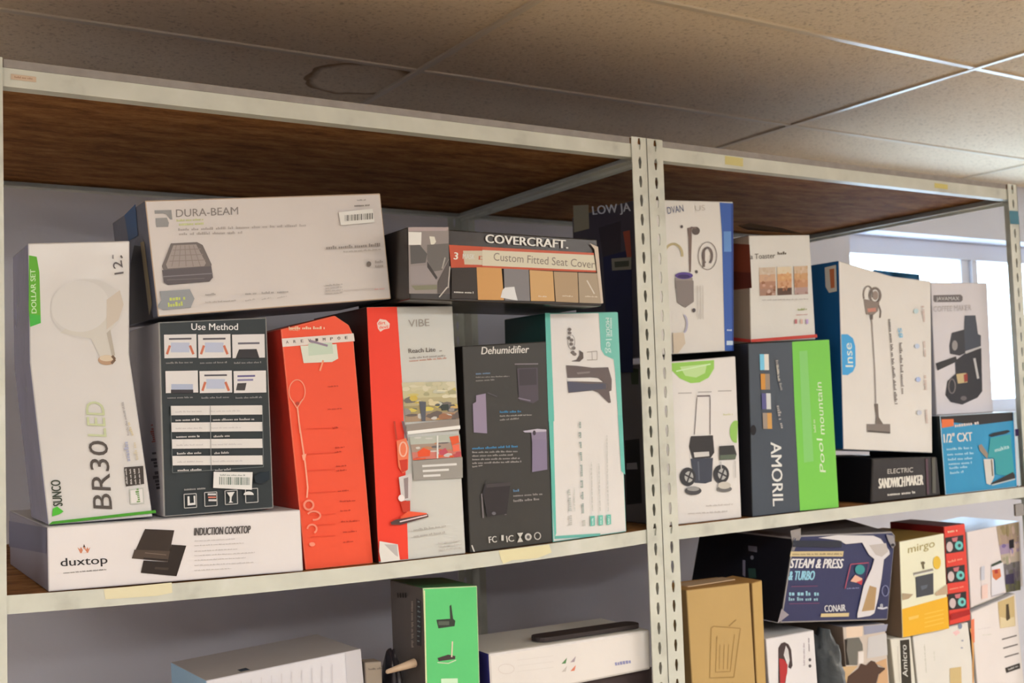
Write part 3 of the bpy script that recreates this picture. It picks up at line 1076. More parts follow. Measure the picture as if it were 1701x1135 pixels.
a.ring((130, 120, 112), 345, 350, 34, 70, 5).build('printed_controller_picture')
a.line((150, 140, 130), [(500, 450), (600, 440), (600, 525), (500, 528)], 5)
a.line((150, 140, 130), [(548, 450), (552, 525)], 5).build('printed_icons')
b2.bars((150, 160, 148), (415, 880), (385, 50), 22, 4, 2)
b2.bars((190, 186, 172), (300, 860), (285, 650), 30, 5)
b2.bars((196, 192, 178), (340, 860), (335, 650), 12, 6)
for i, (x, y) in enumerate(((500, 420), (568, 430), (640, 180))):
    b2.bars((196, 190, 176), (x, 860), (x - 12, y), 12, 7 + i)
b2.build('printed_upright_text')
for i in range(3):
    b2.poly((110, 184, 160), [(480 + i * 72, 905 - i * 6), (520 + i * 72, 902 - i * 6), (522 + i * 72, 990 - i * 6), (482 + i * 72, 996 - i * 6)])
    b2.bars((210, 224, 208), (500 + i * 72, 985 - i * 6), (500 + i * 72, 915 - i * 6), 14, i)
b2.bars((196, 188, 174), (300, 985), (298, 895), 30, 2)
b2.bars((190, 186, 170), (420, 990), (418, 930), 30, 3).build('printed_feature_badges')

# ---- seat cover box, lying across the red and teal boxes
cov = Carton('seat_cover_box', 'long black seat cover box with a row of colour swatches', 'box',
             [(677, 377), (992, 398), (1000, 509), (681, 498)], -.05, .21, (52, 44, 40), (36, 30, 26), (60, 54, 50), rough=.25, bump=.1, bscale=20)
a = cov.art(640, 370, 8.106)
a.poly((150, 136, 126), [(305, 60), (850, 60), (860, 960), (320, 955)])
a.poly((178, 156, 148), [(310, 65), (845, 65), (845, 110), (310, 115)])
a.poly((230, 220, 204), [(310, 125), (485, 130), (480, 300), (312, 300)])
a.poly((226, 214, 190), [(590, 185), (660, 190), (680, 260), (640, 310), (610, 290)])
a.poly((96, 90, 84), [(330, 310), (460, 300), (560, 420), (540, 540), (340, 560)])
a.poly((112, 104, 96), [(560, 300), (850, 280), (855, 480), (760, 640), (640, 660), (560, 500)])
a.poly((156, 142, 134), [(330, 590), (560, 575), (700, 780), (690, 830), (345, 830)])
a.poly((70, 64, 60), [(560, 520), (700, 740), (680, 770), (560, 600)])
a.poly((132, 126, 100), [(345, 850), (690, 840), (690, 900), (400, 910)])
a.poly((90, 80, 74), [(700, 800), (850, 500), (865, 960), (700, 955)]).build('printed_car_seat_photo')
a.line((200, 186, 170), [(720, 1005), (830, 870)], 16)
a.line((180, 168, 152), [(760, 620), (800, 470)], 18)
a.line((190, 176, 160), [(840, 880), (865, 590)], 14).build('pale_streaks')  # pale streaks laid over the seat picture
a.poly((196, 84, 56), [(850, 300), (1475, 335), (1475, 600), (880, 610)])
a.poly((206, 190, 160), [(1040, 380), (1475, 380), (1475, 575), (1060, 565)])
a.text((230, 222, 200), '3', (915, 495), (965, 500), 95, .03)
a.text((214, 206, 186), 'MASK', (1035, 490), (1195, 496), 70, .02)
a.text((196, 90, 60), 'D', (1250, 500), (1340, 505), 50, .03)
b2 = cov.art(800, 380, 8.1)
b2.poly((200, 96, 70), [(0, 245), (1500, 330), (1500, 360), (0, 290)])
b2.poly((216, 202, 172), [(0, 290), (1500, 358), (1530, 570), (0, 505)])
b2.poly((200, 90, 60), [(0, 500), (1530, 565), (1530, 590), (0, 530)])
a.build('printed_red_band')
b2.build('printed_cream_band')
b2.text((136, 122, 106), 'Custom Fitted Seat Cover', (150, 430), (1510, 535), 105, -.012, up=(.02, -1)).build('printed_subtitle')
b2.text((232, 222, 206), 'COVERCRAFT.', (45, 190), (1150, 270), 112, .035, up=(.0, -1)).build('printed_title')
a.poly((60, 52, 46), [(885, 625), (1230, 610), (1240, 1030), (880, 1025)])
a.bars((206, 196, 180), (915, 935), (1185, 945), 26, 3)
b2.poly((206, 150, 88), [(-80, 520), (255, 535), (290, 965), (-60, 960)])
b2.poly((132, 124, 120), [(285, 540), (620, 555), (640, 975), (300, 968)])
b2.poly((206, 160, 104), [(630, 560), (945, 578), (970, 980), (650, 975)])
b2.poly((178, 148, 112), [(955, 580), (1275, 592), (1290, 1000), (985, 985)])
b2.poly((172, 150, 122), [(1285, 595), (1570, 605), (1605, 1010), (1300, 1000)])
for x0, y0, x1 in ((750, 910, 870), (1070, 905, 1210), (1375, 912, 1550)):
    b2.bars((222, 206, 180), (x0, y0), (x1, y0 + 8), 16, x0)
a.build('fabric_swatch_print')
b2.build('fabric_swatch_print')
b2.poly((222, 214, 204), [(265, 830), (300, 795), (425, 785), (440, 860), (470, 970), (400, 960), (240, 930)]).build('torn_paper_scrap')
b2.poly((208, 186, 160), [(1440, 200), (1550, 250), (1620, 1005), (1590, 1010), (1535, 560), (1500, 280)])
b2.line((214, 200, 180), [(1400, 700), (1500, 880)], 16).build('pale_streaks')  # pale strip and streak near the right end

# ---- drain cleaning kit box behind the middle post
bow = Carton('pipe_kit_box', 'white box with a blue stripe and pipe fitting pictures behind the middle post', 'box',
             [(1058, 331), (1218, 335), (1219, 583), (1070, 592)], .045, .23, (218, 206, 190), (64, 58, 66), (140, 126, 106), rough=.3)  # dark flank colour includes the shadow on the left side
a = bow.art(1100, 325, 7.32)
b2 = bow.art(940, 300, 3.547)
b2.poly((58, 92, 160), [(905, 130), (985, 135), (987, 1004), (936, 1004), (918, 300)])
b2.poly((40, 66, 130), [(972, 140), (985, 135), (987, 1004), (978, 1004)])
b2.poly((100, 140, 190), [(928, 300), (972, 300), (974, 420), (930, 420)])
b2.bars((190, 200, 214), (948, 880), (980, 880), 14, 1)
b2.rect((196, 206, 220), 945, 945, 982, 970).build('blue_stripe', 'blue stripe down the right edge')
a.text((104, 108, 130), 'DVAN', (65, 225), (260, 195), 84, -.01)
a.text((190, 176, 160), 'US', (400, 190), (520, 180), 66, -.01).build('printed_title')
a.poly((120, 98, 86), [(300, 395), (355, 385), (355, 520), (345, 930), (325, 930), (315, 520)])
a.disc((92, 78, 70), 405, 430, 48, 50)
a.line((120, 100, 90), [(340, 390), (410, 395)], 22)
a.disc((80, 70, 70), 232, 380, 16, 20)
a.disc((84, 76, 74), 412, 928, 16, 20).build('printed_fitting_picture')
a.ring((190, 170, 124), 130, 720, 108, 130, 30, 190, 370)
a.ring((120, 104, 94), 545, 735, 112, 168, 8)
a.ring((110, 94, 86), 545, 735, 55, 100, 26, 120, 420)
a.line((110, 94, 86), [(500, 660), (500, 870)], 26).build('printed_hook_picture')
a.poly((150, 136, 124), [(150, 1000), (362, 1000), (365, 1135), (155, 1135)])
a.disc((90, 66, 130), 258, 975, 108, 42)
a.disc((60, 40, 90), 255, 985, 76, 24)
b2.poly((134, 120, 112), [(640, 590), (748, 590), (750, 715), (700, 750), (655, 720)])
a.build('printed_cup_picture')
b2.disc((80, 70, 70), 750, 765, 10, 12)
b2.ring((176, 168, 180), 690, 845, 20, 50, 10, 270, 450)
b2.poly((206, 184, 156), [(625, 900), (690, 895), (700, 960), (655, 1020), (630, 1020)])
for i in range(3):
    b2.line((196, 182, 166), [(770 + i * 16, 620), (772 + i * 16, 820)], 3)
b2.build('printed_cup_picture')
s = bow.art(960, 325, 7.822, bow.left)
s.poly((150, 138, 112), [(-60, 130), (140, 120), (150, 430), (-50, 480)])
s.poly((56, 48, 54), [(270, 420), (560, 330), (560, 800), (330, 820)])
s.poly((30, 34, 66), [(330, 800), (700, 700), (720, 2300), (400, 2300)])
s.poly((150, 74, 56), [(590, 470), (680, 450), (700, 800), (640, 800)])
s.text((206, 202, 200), 'LOW JA', (200, 250), (690, 200), 110, .02)
s.build('printed_side_picture')
s.poly((130, 124, 110), [(440, 820), (700, 800), (700, 960), (450, 975)])
s.poly((70, 72, 58), [(480, 860), (670, 845), (670, 920), (485, 935)]).build('side_sticker')

# ---- blender set box
ble = Carton('blender_set_box', 'white box with a green leaf circle and black blender parts pictured', 'box',
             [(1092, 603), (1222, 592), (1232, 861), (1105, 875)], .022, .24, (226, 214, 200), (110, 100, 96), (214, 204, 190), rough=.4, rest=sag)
a = ble.art(1030, 560, 3.336)
a.poly((150, 196, 84), [(210, 150), (520, 128), (520, 175), (490, 225), (440, 252), (390, 256), (330, 230), (290, 190)])
a.poly((190, 214, 140), [(330, 165), (480, 150), (470, 200), (420, 225), (360, 215)])
a.line((206, 224, 170), [(310, 190), (500, 150)], 7).build('printed_leaf_circle')
a.disc((150, 190, 90), 640, 525, 34, 62, 0, 18, 80, 290).build('printed_leaf_circle')
for i in range(3):
    a.line((176, 166, 156), [(320 + i * 110, 312 - i * 6), (395 + i * 110, 310 - i * 6)], 6)
a.line((96, 84, 80), [(424, 335), (410, 540)], 4)
a.line((96, 84, 80), [(497, 330), (497, 540)], 4)
a.line((120, 106, 100), [(424, 328), (497, 326)], 8).build('printed_cup_outline')
a.poly((56, 52, 50), [(390, 550), (512, 545), (520, 640), (500, 670), (400, 675), (380, 610)])
a.poly((206, 196, 184), [(405, 640), (490, 635), (492, 660), (410, 668)])
a.poly((66, 68, 76), [(388, 675), (512, 670), (505, 800), (470, 812), (410, 808)])
a.line((92, 94, 100), [(430, 690), (435, 795)], 8).build('printed_blender_picture')
for cx, cy, r in ((372, 775, 44), (556, 760, 44)):
    a.disc((58, 56, 56), cx, cy, r, r * 1.18)
    a.disc((176, 170, 160), cx + 6, cy, r * .55, r * .7)
    for q in range(4):
        t = q * math.pi / 2 + .4
        a.line((64, 60, 60), [(cx + 6, cy), (cx + 6 + r * .6 * math.cos(t), cy + r * .75 * math.sin(t))], 9)
    a.build('printed_blade_picture')
a.disc((74, 70, 68), 400, 852, 46, 24)
a.disc((150, 144, 136), 400, 842, 34, 12)
a.disc((110, 104, 98), 572, 842, 42, 18)
a.disc((198, 186, 168), 572, 822, 36, 20).build('printed_lid_picture')
a.poly((60, 58, 54), [(545, 605), (625, 600), (640, 650), (632, 678), (545, 682)])
a.poly((96, 104, 84), [(548, 655), (636, 650), (634, 676), (548, 680)])
a.line((190, 180, 168), [(552, 690), (556, 740)], 5)
a.line((190, 180, 168), [(632, 685), (634, 780)], 5).build('printed_travel_cup_picture')
a.bars((190, 178, 166), (370, 978), (590, 965), 8, 3)
a.bars((190, 178, 166), (470, 935), (620, 925), 8, 4)
a.bars((206, 198, 150), (565, 430), (620, 427), 10, 5).build('printed_small_text')
s = ble.art(1030, 560, 3.55, ble.left)
s.poly((44, 40, 38), [(30, 610), (115, 600), (130, 980), (40, 990)])
s.poly((150, 140, 136), [(40, 745), (100, 740), (105, 780), (40, 782)])
s.poly((66, 74, 50), [(60, 180), (110, 190), (110, 280), (70, 280)]).build('printed_side_picture')

# ---- dark slate and green box
amo = Carton('slate_green_box', 'slate box with a lime green right half and white upright lettering', 'box',
             [(1243, 571), (1377, 564), (1393, 844), (1250, 859)], .012, .25, (68, 74, 80), (34, 32, 34), (60, 62, 66), rough=.42, rest=sag)
a = amo.art(1240, 560, 3.781)
a.poly((122, 196, 74), [(285, 30), (518, 17), (578, 1070), (335, 1092), (300, 420)])
a.poly((134, 198, 104), [(330, 90), (380, 85), (420, 780), (360, 790)]).build('green_panel', 'lime green printed right half')
a.text((226, 218, 204), 'AMORIL', (150, 662), (165, 1062), 66, .02, up=(1, -.03)).build('printed_brand_name')
a.text((222, 226, 190), 'Pool', (496, 850), (474, 640), 36, .0, up=(-1, -.08))
a.text((222, 226, 190), 'mountain', (490, 612), (468, 285), 36, .0, up=(-1, -.08))
a.bars((190, 206, 150), (428, 600), (420, 510), 14, 2).build('printed_upright_title')
for i, (c0, c1) in enumerate((((120, 190, 210), (226, 214, 196)), ((206, 140, 60), (150, 130, 110)), ((90, 86, 130), (206, 200, 190)), ((160, 140, 120), (206, 150, 80)))):
    y = 108 + i * 123
    a.rect(c0, 80 + i * 6, y, 108 + i * 6, y + 100, 0, .03)
    a.rect(c1, 108 + i * 6, y, 136 + i * 6, y + 100, 0, .03)
    a.build('printed_thumbnail')
a.bars((150, 140, 130), (190, 145), (205, 280), 22, 3)
a.bars((190, 180, 160), (190, 180), (200, 270), 14, 4)
a.bars((150, 144, 136), (208, 290), (220, 340), 16, 5)
a.bars((160, 150, 140), (195, 430), (210, 520), 22, 6)
a.bars((170, 160, 150), (215, 540), (222, 575), 18, 7).build('printed_caption')
a.disc((24, 22, 24), 38, 585, 18, 32).build('hand_hole', 'small dark hand hole at the left edge')

# ---- small toaster box on top of the slate box
toa = Carton('toaster_box', 'small white box with three food photos standing on the slate box', 'box',
             [(1244, 391), (1345, 390), (1355, 560), (1247, 568)], .03, .17, (216, 206, 190), (150, 128, 108), (60, 48, 36), rough=.4, rest=top_of(amo, .002))
a = toa.art(1240, 400, 8.109)
a.text((100, 92, 80), 'a Toaster', (50, 250), (385, 235), 70, .01)
a.bars((100, 90, 76), (415, 170), (540, 165), 40, 2).build('printed_title')
for k, (x0, x1, seed, pal) in enumerate(((165, 385, 3, [[(196, 170, 140), (206, 184, 160)], [(206, 160, 120), (190, 150, 120)], [(196, 150, 124), (150, 100, 70)], [(130, 84, 60), (196, 160, 140)]]),
                                          (405, 600, 5, [[(216, 190, 150), (220, 200, 170)], [(214, 164, 110), (200, 140, 90)], [(190, 130, 86), (214, 170, 130)], [(66, 46, 36), (50, 38, 32), (150, 96, 64)]]),
                                          (630, 815, 9, [[(196, 160, 120), (210, 180, 150)], [(190, 140, 90), (206, 156, 110)], [(176, 120, 80), (200, 150, 110)], [(150, 110, 96), (196, 170, 160)]]))):
    a.mosaic(pal, [(x0, 365 - k * 8), (x1, 355 - k * 8), (x1 + 5, 735 - k * 8), (x0 + 10, 745 - k * 8)], 5, 8, seed).build('printed_food_photo')
a.bars((176, 166, 156), (200, 800), (820, 785), 16, 8).build('printed_caption')
a.bars((150, 160, 90), (680, 930), (810, 920), 26, 2)
a.bars((200, 150, 140), (660, 1000), (820, 990), 18, 3)
for i in range(3):
    a.rect([(190, 110, 110), (210, 170, 150), (180, 150, 190)][i], 640 + i * 75, 1060, 670 + i * 75, 1120)
a.build('printed_approval_marks')
b2 = toa.art(1200, 360, 4.728)
b2.poly((206, 66, 50), [(215, 965), (735, 925), (738, 950), (222, 988)]).build('red_bottom_band')
s = toa.art(1200, 360, 4.728, toa.left)
s.poly((120, 56, 36), [(60, 210), (215, 220), (232, 560), (60, 580)])
s.poly((90, 40, 30), [(60, 430), (225, 440), (230, 560), (60, 570)])
s.poly((190, 60, 50), [(60, 945), (222, 965), (225, 988), (60, 975)]).build('printed_side_picture')
z = toa.ztop
toa.flap('open_flap', [(toa.x0 + .012, toa.y0 + .004, z + .001), (toa.x1 - .02, toa.y0 + .004, z + .001), (toa.x1 - .035, toa.y0 + .055, z + .022), (toa.x0 + .07, toa.y0 + .06, z + .028), (toa.x0 + .025, toa.y0 + .05, z + .018)], mat(D(70, 54, 40), .7, .2, .1))

# ---- sandwich maker box
san = Carton('sandwich_maker_box', 'low black box with bold cream lettering under the stick vacuum carton', 'box',
             [(1450, 762), (1557, 759), (1563, 825), (1447, 838)], .012, .26, (40, 34, 30), (18, 16, 18), (26, 24, 26), rough=.38, bump=.12, bscale=18, rest=sag, bev=.004)
a = san.art(1430, 740, 10.32)
a.text((206, 192, 172), 'ELECTRIC', (455, 488), (890, 458), 80, .0, up=(0, -1))
a.text((226, 214, 194), 'SANDWICH', (305, 740), (750, 705), 170, .03, up=(0, -1))
a.text((226, 214, 194), 'MAKER', (775, 695), (1062, 675), 170, .03, up=(0, -1)).build('printed_title')
a.bars((214, 202, 184), (450, 845), (930, 800), 44, 3).build('printed_subtitle')
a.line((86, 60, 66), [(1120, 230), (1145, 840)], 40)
a.line((92, 88, 76), [(1240, 210), (1250, 820)], 60).build('painted_gloss_edge')  # gloss along the right-hand edges painted as paler strips

# ---- tall stick vacuum carton, blue flank
ins = Carton('cordless_vacuum_box', 'large white carton with a blue flank and a thin stick vacuum pictured', 'box',
             [(1393, 433), (1447, 449), (1482, 459), (1546, 467), (1549, 753), (1401, 747)], .03, .26, (224, 212, 196), (20, 82, 128), (40, 120, 160), rough=.4, edge=(196, 186, 172))
a = ins.art(1360, 430, 3.44)
a.poly((70, 160, 208), [(128, 432), (165, 432), (195, 455), (208, 500), (210, 610), (195, 645), (165, 665), (134, 664)])
a.text((220, 226, 222), 'Inse', (196, 618), (186, 482), 44, .01, up=(-1, .0)).build('printed_blue_logo', 'bright blue rounded logo tab')
a.ring((130, 116, 104), 280, 205, 26, 48, 9, 150, 380)
a.ring((120, 106, 96), 320, 210, 30, 42, 14)
a.disc((150, 130, 116), 322, 210, 16, 26)
a.poly((140, 122, 108), [(255, 230), (345, 250), (335, 300), (310, 322), (268, 318)])
a.poly((196, 130, 110), [(275, 285), (325, 280), (325, 302), (280, 306)])
a.line((120, 104, 94), [(340, 265), (352, 300), (348, 338)], 8)
a.poly((96, 84, 76), [(288, 320), (308, 318), (306, 348), (294, 350)])
a.line((150, 136, 124), [(300, 345), (318, 640), (324, 830)], 6)
a.poly((116, 102, 90), [(314, 830), (336, 828), (340, 905), (365, 945), (320, 948), (325, 900)])
a.poly((130, 116, 104), [(272, 945), (405, 945), (406, 998), (274, 990)])
a.line((90, 80, 72), [(275, 985), (405, 995)], 10).build('printed_vacuum_picture')
a.bars((120, 108, 98), (402, 345), (440, 835), 15, 3)
a.bars((130, 118, 108), (465, 480), (478, 780), 15, 4)
a.text((130, 190, 220), 'S8', (448, 398), (456, 452), 22, .02, up=(1, -.05)).build('printed_upright_title')
for i, y in enumerate((300, 500, 690, 880)):
    a.disc([(190, 206, 200), (190, 196, 206), (176, 186, 216), (200, 196, 196)][i], 552 + i * 6, y, 14, 14)
    a.bars((206, 180, 164), (596 + i * 5, y + 60), (590 + i * 5, y - 30), 16, i)
a.build('printed_feature_icons')
s = ins.art(1360, 430, 3.44, ins.left)
s.poly((206, 196, 180), [(35, 50), (100, 35), (105, 185), (60, 195), (40, 160)])
s.poly((190, 110, 70), [(62, 60), (90, 56), (92, 165), (70, 170)]).build('side_label')
_n = Vector((0, 1, 0))
ins.flap('raised_lid_flap', [hit(q, _n, .05) for q in ((1447, 452), (1452, 448), (1478, 451), (1527, 456), (1528, 469), (1484, 466))], mat(D(40, 120, 160), .5))

# ---- blade kit box, teal, by the end post
dri = Carton('power_tool_box', 'teal blue box with an orange corner and cordless tool picture at the shelf end', 'box',
             [(1561, 691), (1684, 684), (1690, 808), (1570, 813)], .015, .22, (36, 140, 178), (18, 24, 24), (206, 206, 206), rough=.35, rest=sag, edge=(190, 206, 214))
a = dri.art(1550, 675, 7.325)
a.poly((40, 36, 34), [(85, 125), (965, 75), (970, 175), (560, 225), (250, 200), (100, 205)])
a.poly((226, 110, 56), [(100, 160), (245, 155), (250, 240), (105, 265)])
a.bars((220, 200, 186), (260, 235), (560, 195), 44, 3).build('printed_top_band', 'black band with an orange corner')
a.text((222, 214, 200), '1/2" CXT', (130, 445), (475, 420), 105, .02).build('printed_title')
for i, (y, e) in enumerate(((515, 480), (580, 500), (640, 490), (695, 480), (745, 430), (805, 375))):
    a.bars((170, 206, 214), (160 + i * 8, y + 8), (e, y - 12), 28, i)
a.build('printed_feature_list')
a.poly((30, 34, 36), [(665, 355), (720, 325), (900, 290), (935, 305), (880, 335), (700, 375)])
a.poly((56, 150, 150), [(690, 385), (935, 340), (985, 860), (760, 830), (740, 640), (660, 620)])
a.text((196, 216, 206), 'makita', (750, 560), (920, 510), 48, .02)
a.poly((150, 130, 110), [(545, 480), (580, 460), (660, 580), (650, 640), (560, 540)])
a.poly((206, 196, 180), [(605, 645), (725, 640), (735, 860), (690, 960), (640, 940), (625, 800)])
a.line((110, 90, 70), [(700, 650), (715, 850)], 16)
a.poly((46, 40, 36), [(690, 940), (960, 800), (985, 830), (990, 880), (720, 965)])
a.line((190, 196, 190), [(705, 960), (990, 885)], 14).build('printed_tool_picture')
a.poly((206, 214, 222), [(965, 80), (1000, 60), (1060, 960), (1030, 980)])
a.poly((60, 44, 84), [(985, 280), (1030, 275), (1034, 360), (990, 365)]).build('clear_wrap_edge')
z = dri.ztop

# ---- coffee maker box on top of the teal box
cof = Carton('coffee_maker_box', 'pale white box with a black coffee maker picture against the window', 'box',
             [(1546, 469), (1640, 470), (1650, 686), (1556, 690)], .05, .2, (212, 200, 194), (190, 178, 170), (206, 196, 190), rough=.4, rest=lambda x: dri.ztop)
a = cof.art(1530, 460, 4.731)
a.poly((110, 100, 96), [(95, 145), (310, 140), (325, 155), (325, 185), (310, 198), (105, 200), (95, 185)])
a.text((200, 190, 180), 'JAVAMAX', (118, 186), (298, 184), 28, .01).build('printed_brand_badge')
a.text((180, 168, 160), 'COFFEE MAKER', (95, 275), (392, 262), 42, -.012, up=(0, -1)).build('printed_title')
a.poly((70, 72, 78), [(340, 305), (425, 303), (445, 450), (468, 460), (468, 545), (330, 590), (335, 420)])
a.poly((56, 54, 56), [(240, 440), (335, 415), (345, 600), (300, 620), (225, 605), (220, 540)])
a.disc((150, 140, 132), 262, 540, 22, 40)
a.poly((46, 44, 46), [(345, 600), (470, 560), (478, 900), (440, 950), (320, 1005), (230, 985), (190, 930), (205, 820), (270, 760), (265, 660)])
a.line((190, 182, 174), [(345, 600), (465, 552)], 14)
a.line((190, 182, 174), [(415, 640), (445, 800)], 18)
a.poly((50, 46, 44), [(112, 680), (270, 625), (280, 665), (125, 738)])
a.poly((196, 170, 120), [(272, 765), (350, 755), (360, 830), (285, 840)])
a.poly((150, 60, 50), [(330, 770), (360, 760), (362, 820), (335, 830)])
a.ring((120, 110, 104), 238, 860, 26, 56, 10)
a.disc((110, 100, 96), 330, 955, 24, 18).build('printed_coffee_maker_picture')
z = cof.zlo

# =================================================================== lower shelf
def to_shelf(p):
    return (p[0], p[1], LOW_Z)


# white carton, far left, only its top corner in view
whl = Carton('pale_streaked_box', 'long pale white streaked box at the bottom left of the lower shelf', 'box',
             [(342, 1131), (599, 1078), to_shelf((612, 1240)), to_shelf((362, 1290))], .05, .17, (216, 206, 200), (150, 180, 196), (176, 166, 156), yaw=.06)
a = whl.art(180, 1000, 3.271)
a.poly((196, 186, 180), [(1285, 275), (1370, 257), (1390, 480), (1300, 500)]).build('grey_end_panel')  # slightly greyer tone at the right end of the front
for i in range(10):
    a.line((206, 195, 188), [(720 + i * 55, 430 - i * 10), (722 + i * 55, 520)], 5)
a.build('printed_fine_lines')
tp = Face(whl.root, Vector((0, 0, -1)), -whl.pts[0].z - .0015)
t = Art(tp, 180, 1000, 3.271)
t.poly((90, 140, 170), [(1095, 280), (1190, 262), (1200, 280), (1110, 300)])
t.poly((60, 70, 80), [(700, 372), (770, 355), (790, 368), (720, 382)]).build('printed_top_marks')

# green router box
rou = Carton('router_box', 'green and black box with two small router pictures on the lower shelf', 'box',
             [(702, 977), (793, 973), to_shelf((800, 1250)), to_shelf((714, 1260))], .03, .13, (96, 196, 112), (96, 84, 74), (70, 120, 74), rough=.4, edge=(196, 206, 150))
a = rou.art(640, 950, 6.137)
a.poly((56, 60, 50), [(520, 490), (660, 480), (655, 350), (670, 335), (690, 480), (712, 500), (705, 555), (540, 578)])
a.rect((90, 96, 80), 540, 505, 650, 545).build('printed_router_picture')
a.poly((70, 56, 54), [(530, 880), (640, 845), (712, 860), (710, 890), (545, 912)])
a.line((226, 206, 170), [(675, 870), (682, 710)], 14)
a.line((206, 206, 170), [(530, 925), (640, 935), (720, 900)], 10).build('printed_router_picture')
a.poly((206, 230, 186), [(565, 1090), (735, 1086), (740, 1200), (570, 1200)]).build('pale_sticker')
a.line((220, 214, 160), [(395, 190), (415, 1200)], 14).build('worn_edge')
s = rou.art(640, 950, 6.137, rou.left)
s.poly((60, 56, 54), [(318, 270), (372, 300), (372, 760), (325, 750)])
for i in range(9):
    s.bars((150, 160, 150), (335, 300 + i * 50), (365, 310 + i * 50), 18, i)
s.bars((170, 150, 130), (285, 300), (285, 780), 22, 3)
for i in range(4):
    s.line((40, 34, 30), [(135 + i * 27, 215), (138 + i * 27, 265)], 12)
s.build('printed_side_text')

# white box with a black carry slot
whb = Carton('white_handle_box', 'wide white box with a long black carry handle slot on its top', 'box',
             [(811, 1086), (1080, 1046), (1082, 1120), (815, 1158)], .03, .16, (230, 216, 200), (48, 46, 104), (206, 194, 176), rough=.35, rest=-.313, bev=.005)
a = whb.art(560, 860, 2.744)
for i, (c, x, y) in enumerate((((90, 130, 80), 1035, 655), ((170, 150, 150), 1075, 648), ((200, 186, 170), 1035, 692), ((220, 130, 100), 1075, 688))):
    a.poly(c, [(x - 13, y + 12), (x - 4, y + 2), (x + 12, y - 16), (x + 6, y + 10)])
a.build('printed_icon_group')
a.bars((150, 146, 176), (1265, 665), (1345, 652), 20, 3).build('printed_maker_name')
a.ring((216, 200, 184), 770, 690, 36, 22, 3)
for i in range(3):
    a.line((222, 208, 192), [(820, 650 + i * 26), (985, 630 + i * 26)], 3)
a.build('printed_faint_outline')
zt = whb.ztop
y_a, y_b = .045, .088
slot = bmesh.new()
xl, xr = whb.x0 + .12, whb.x1 - .005
ring_ = [((xl + .02) + .02 * math.cos(t), (y_a + y_b) / 2 + (y_b - y_a) / 2 * math.sin(t)) for t in [math.pi / 2 + math.pi * k / 8 for k in range(9)]]
ring_ += [((xr - .02) + .02 * math.cos(t), (y_a + y_b) / 2 + (y_b - y_a) / 2 * math.sin(t)) for t in [-math.pi / 2 + math.pi * k / 8 for k in range(9)]]
pa = whb.pts


def zt_at(x):
    return pa[0].z + (pa[1].z - pa[0].z) * (x - pa[0].x) / (pa[1].x - pa[0].x)


fc = slot.faces.new([slot.verts.new((x, y, zt_at(x) + .0015)) for x, y in ring_])
ex = bmesh.ops.extrude_face_region(slot, geom=[fc])
bmesh.ops.translate(slot, verts=[v for v in ex['geom'] if isinstance(v, bmesh.types.BMVert)], vec=(0, 0, .008))
bmesh.ops.recalc_face_normals(slot, faces=slot.faces)
bm_obj('carry_handle', slot, mat(D(58, 48, 44), .45, .3, .1), whb.root)['label'] = 'long black carry handle'
dk = Carton('dark_support_box', 'dark carton mostly hidden under the white handle box', 'box',
            [(830, 1170), (1084, 1126), to_shelf((1086, 1260)), to_shelf((836, 1290))], .045, .15, (60, 46, 44), (40, 36, 60), (50, 44, 44))
for v in dk.body.data.vertices:
    if v.co.z + dk.root.location.z > -.4:
        v.co.z = -.3135 - dk.root.location.z

# brown carton right of the posts
bro = Carton('brown_carton', 'plain brown cardboard carton with a faint bin drawing beside the middle post', 'box',
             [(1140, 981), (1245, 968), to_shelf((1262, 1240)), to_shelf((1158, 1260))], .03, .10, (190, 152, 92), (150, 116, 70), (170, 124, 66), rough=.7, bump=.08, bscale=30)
a = bro.art(980, 860, 4.127)
a.line((160, 124, 70), [(830, 760), (820, 1100), (985, 1095), (1030, 760), (845, 745), (830, 760)], 7)
a.line((160, 124, 70), [(870, 810), (860, 1060), (960, 1055), (990, 800)], 5)
for i in range(3):
    a.line((164, 128, 74), [(890 + i * 30, 870), (885 + i * 28, 1040)], 4)
a.line((150, 116, 64), [(950, 745), (1000, 700)], 7).build('printed_bin_drawing')
zt = bro.ztop
bm = box_bm(bro.x0 + .03, bro.x1 - .02, .06, .10, zt - .001, zt + .001)
bm_obj('packing_tape', bm, mat(D(206, 170, 130), .25, .5, 0), bro.root)
bro2 = Carton('narrow_brown_carton', 'narrow brown cardboard carton squeezed behind the plain brown one', 'box',
              [(1249, 969), (1266, 964), to_shelf((1277, 1240)), to_shelf((1262, 1240))], .034, .09, (194, 154, 90), (140, 104, 60), (170, 124, 66), rough=.7)

# white carton with a red tool
red = Carton('red_tool_box', 'white carton with a red hand vacuum pictured under the navy box', 'box',
             [(1272, 1062), (1352, 1047), to_shelf((1366, 1240)), to_shelf((1286, 1255))], .03, .2, (226, 214, 204), (150, 140, 134), (210, 200, 190))
a = red.art(1250, 1000, 6.804)
a.poly((70, 56, 54), [(290, 920), (290, 520), (320, 470), (360, 455), (405, 480), (435, 540), (450, 720), (430, 760), (400, 740), (420, 660), (400, 540), (375, 495), (350, 600), (380, 680), (390, 760), (370, 920)])
a.poly((180, 50, 50), [(300, 640), (350, 650), (395, 710), (390, 800), (360, 920), (310, 920)])
a.poly((214, 204, 194), [(362, 560), (385, 520), (405, 560), (412, 660), (395, 660), (365, 610)]).build('printed_hand_vacuum_picture')
a.bars((176, 160, 158), (580, 720), (575, 450), 18, 2)
a.bars((150, 136, 136), (635, 560), (630, 410), 18, 3)
a.disc((96, 88, 88), 645, 655, 16, 18)
a.disc((96, 88, 88), 645, 725, 16, 18).build('printed_upright_text')

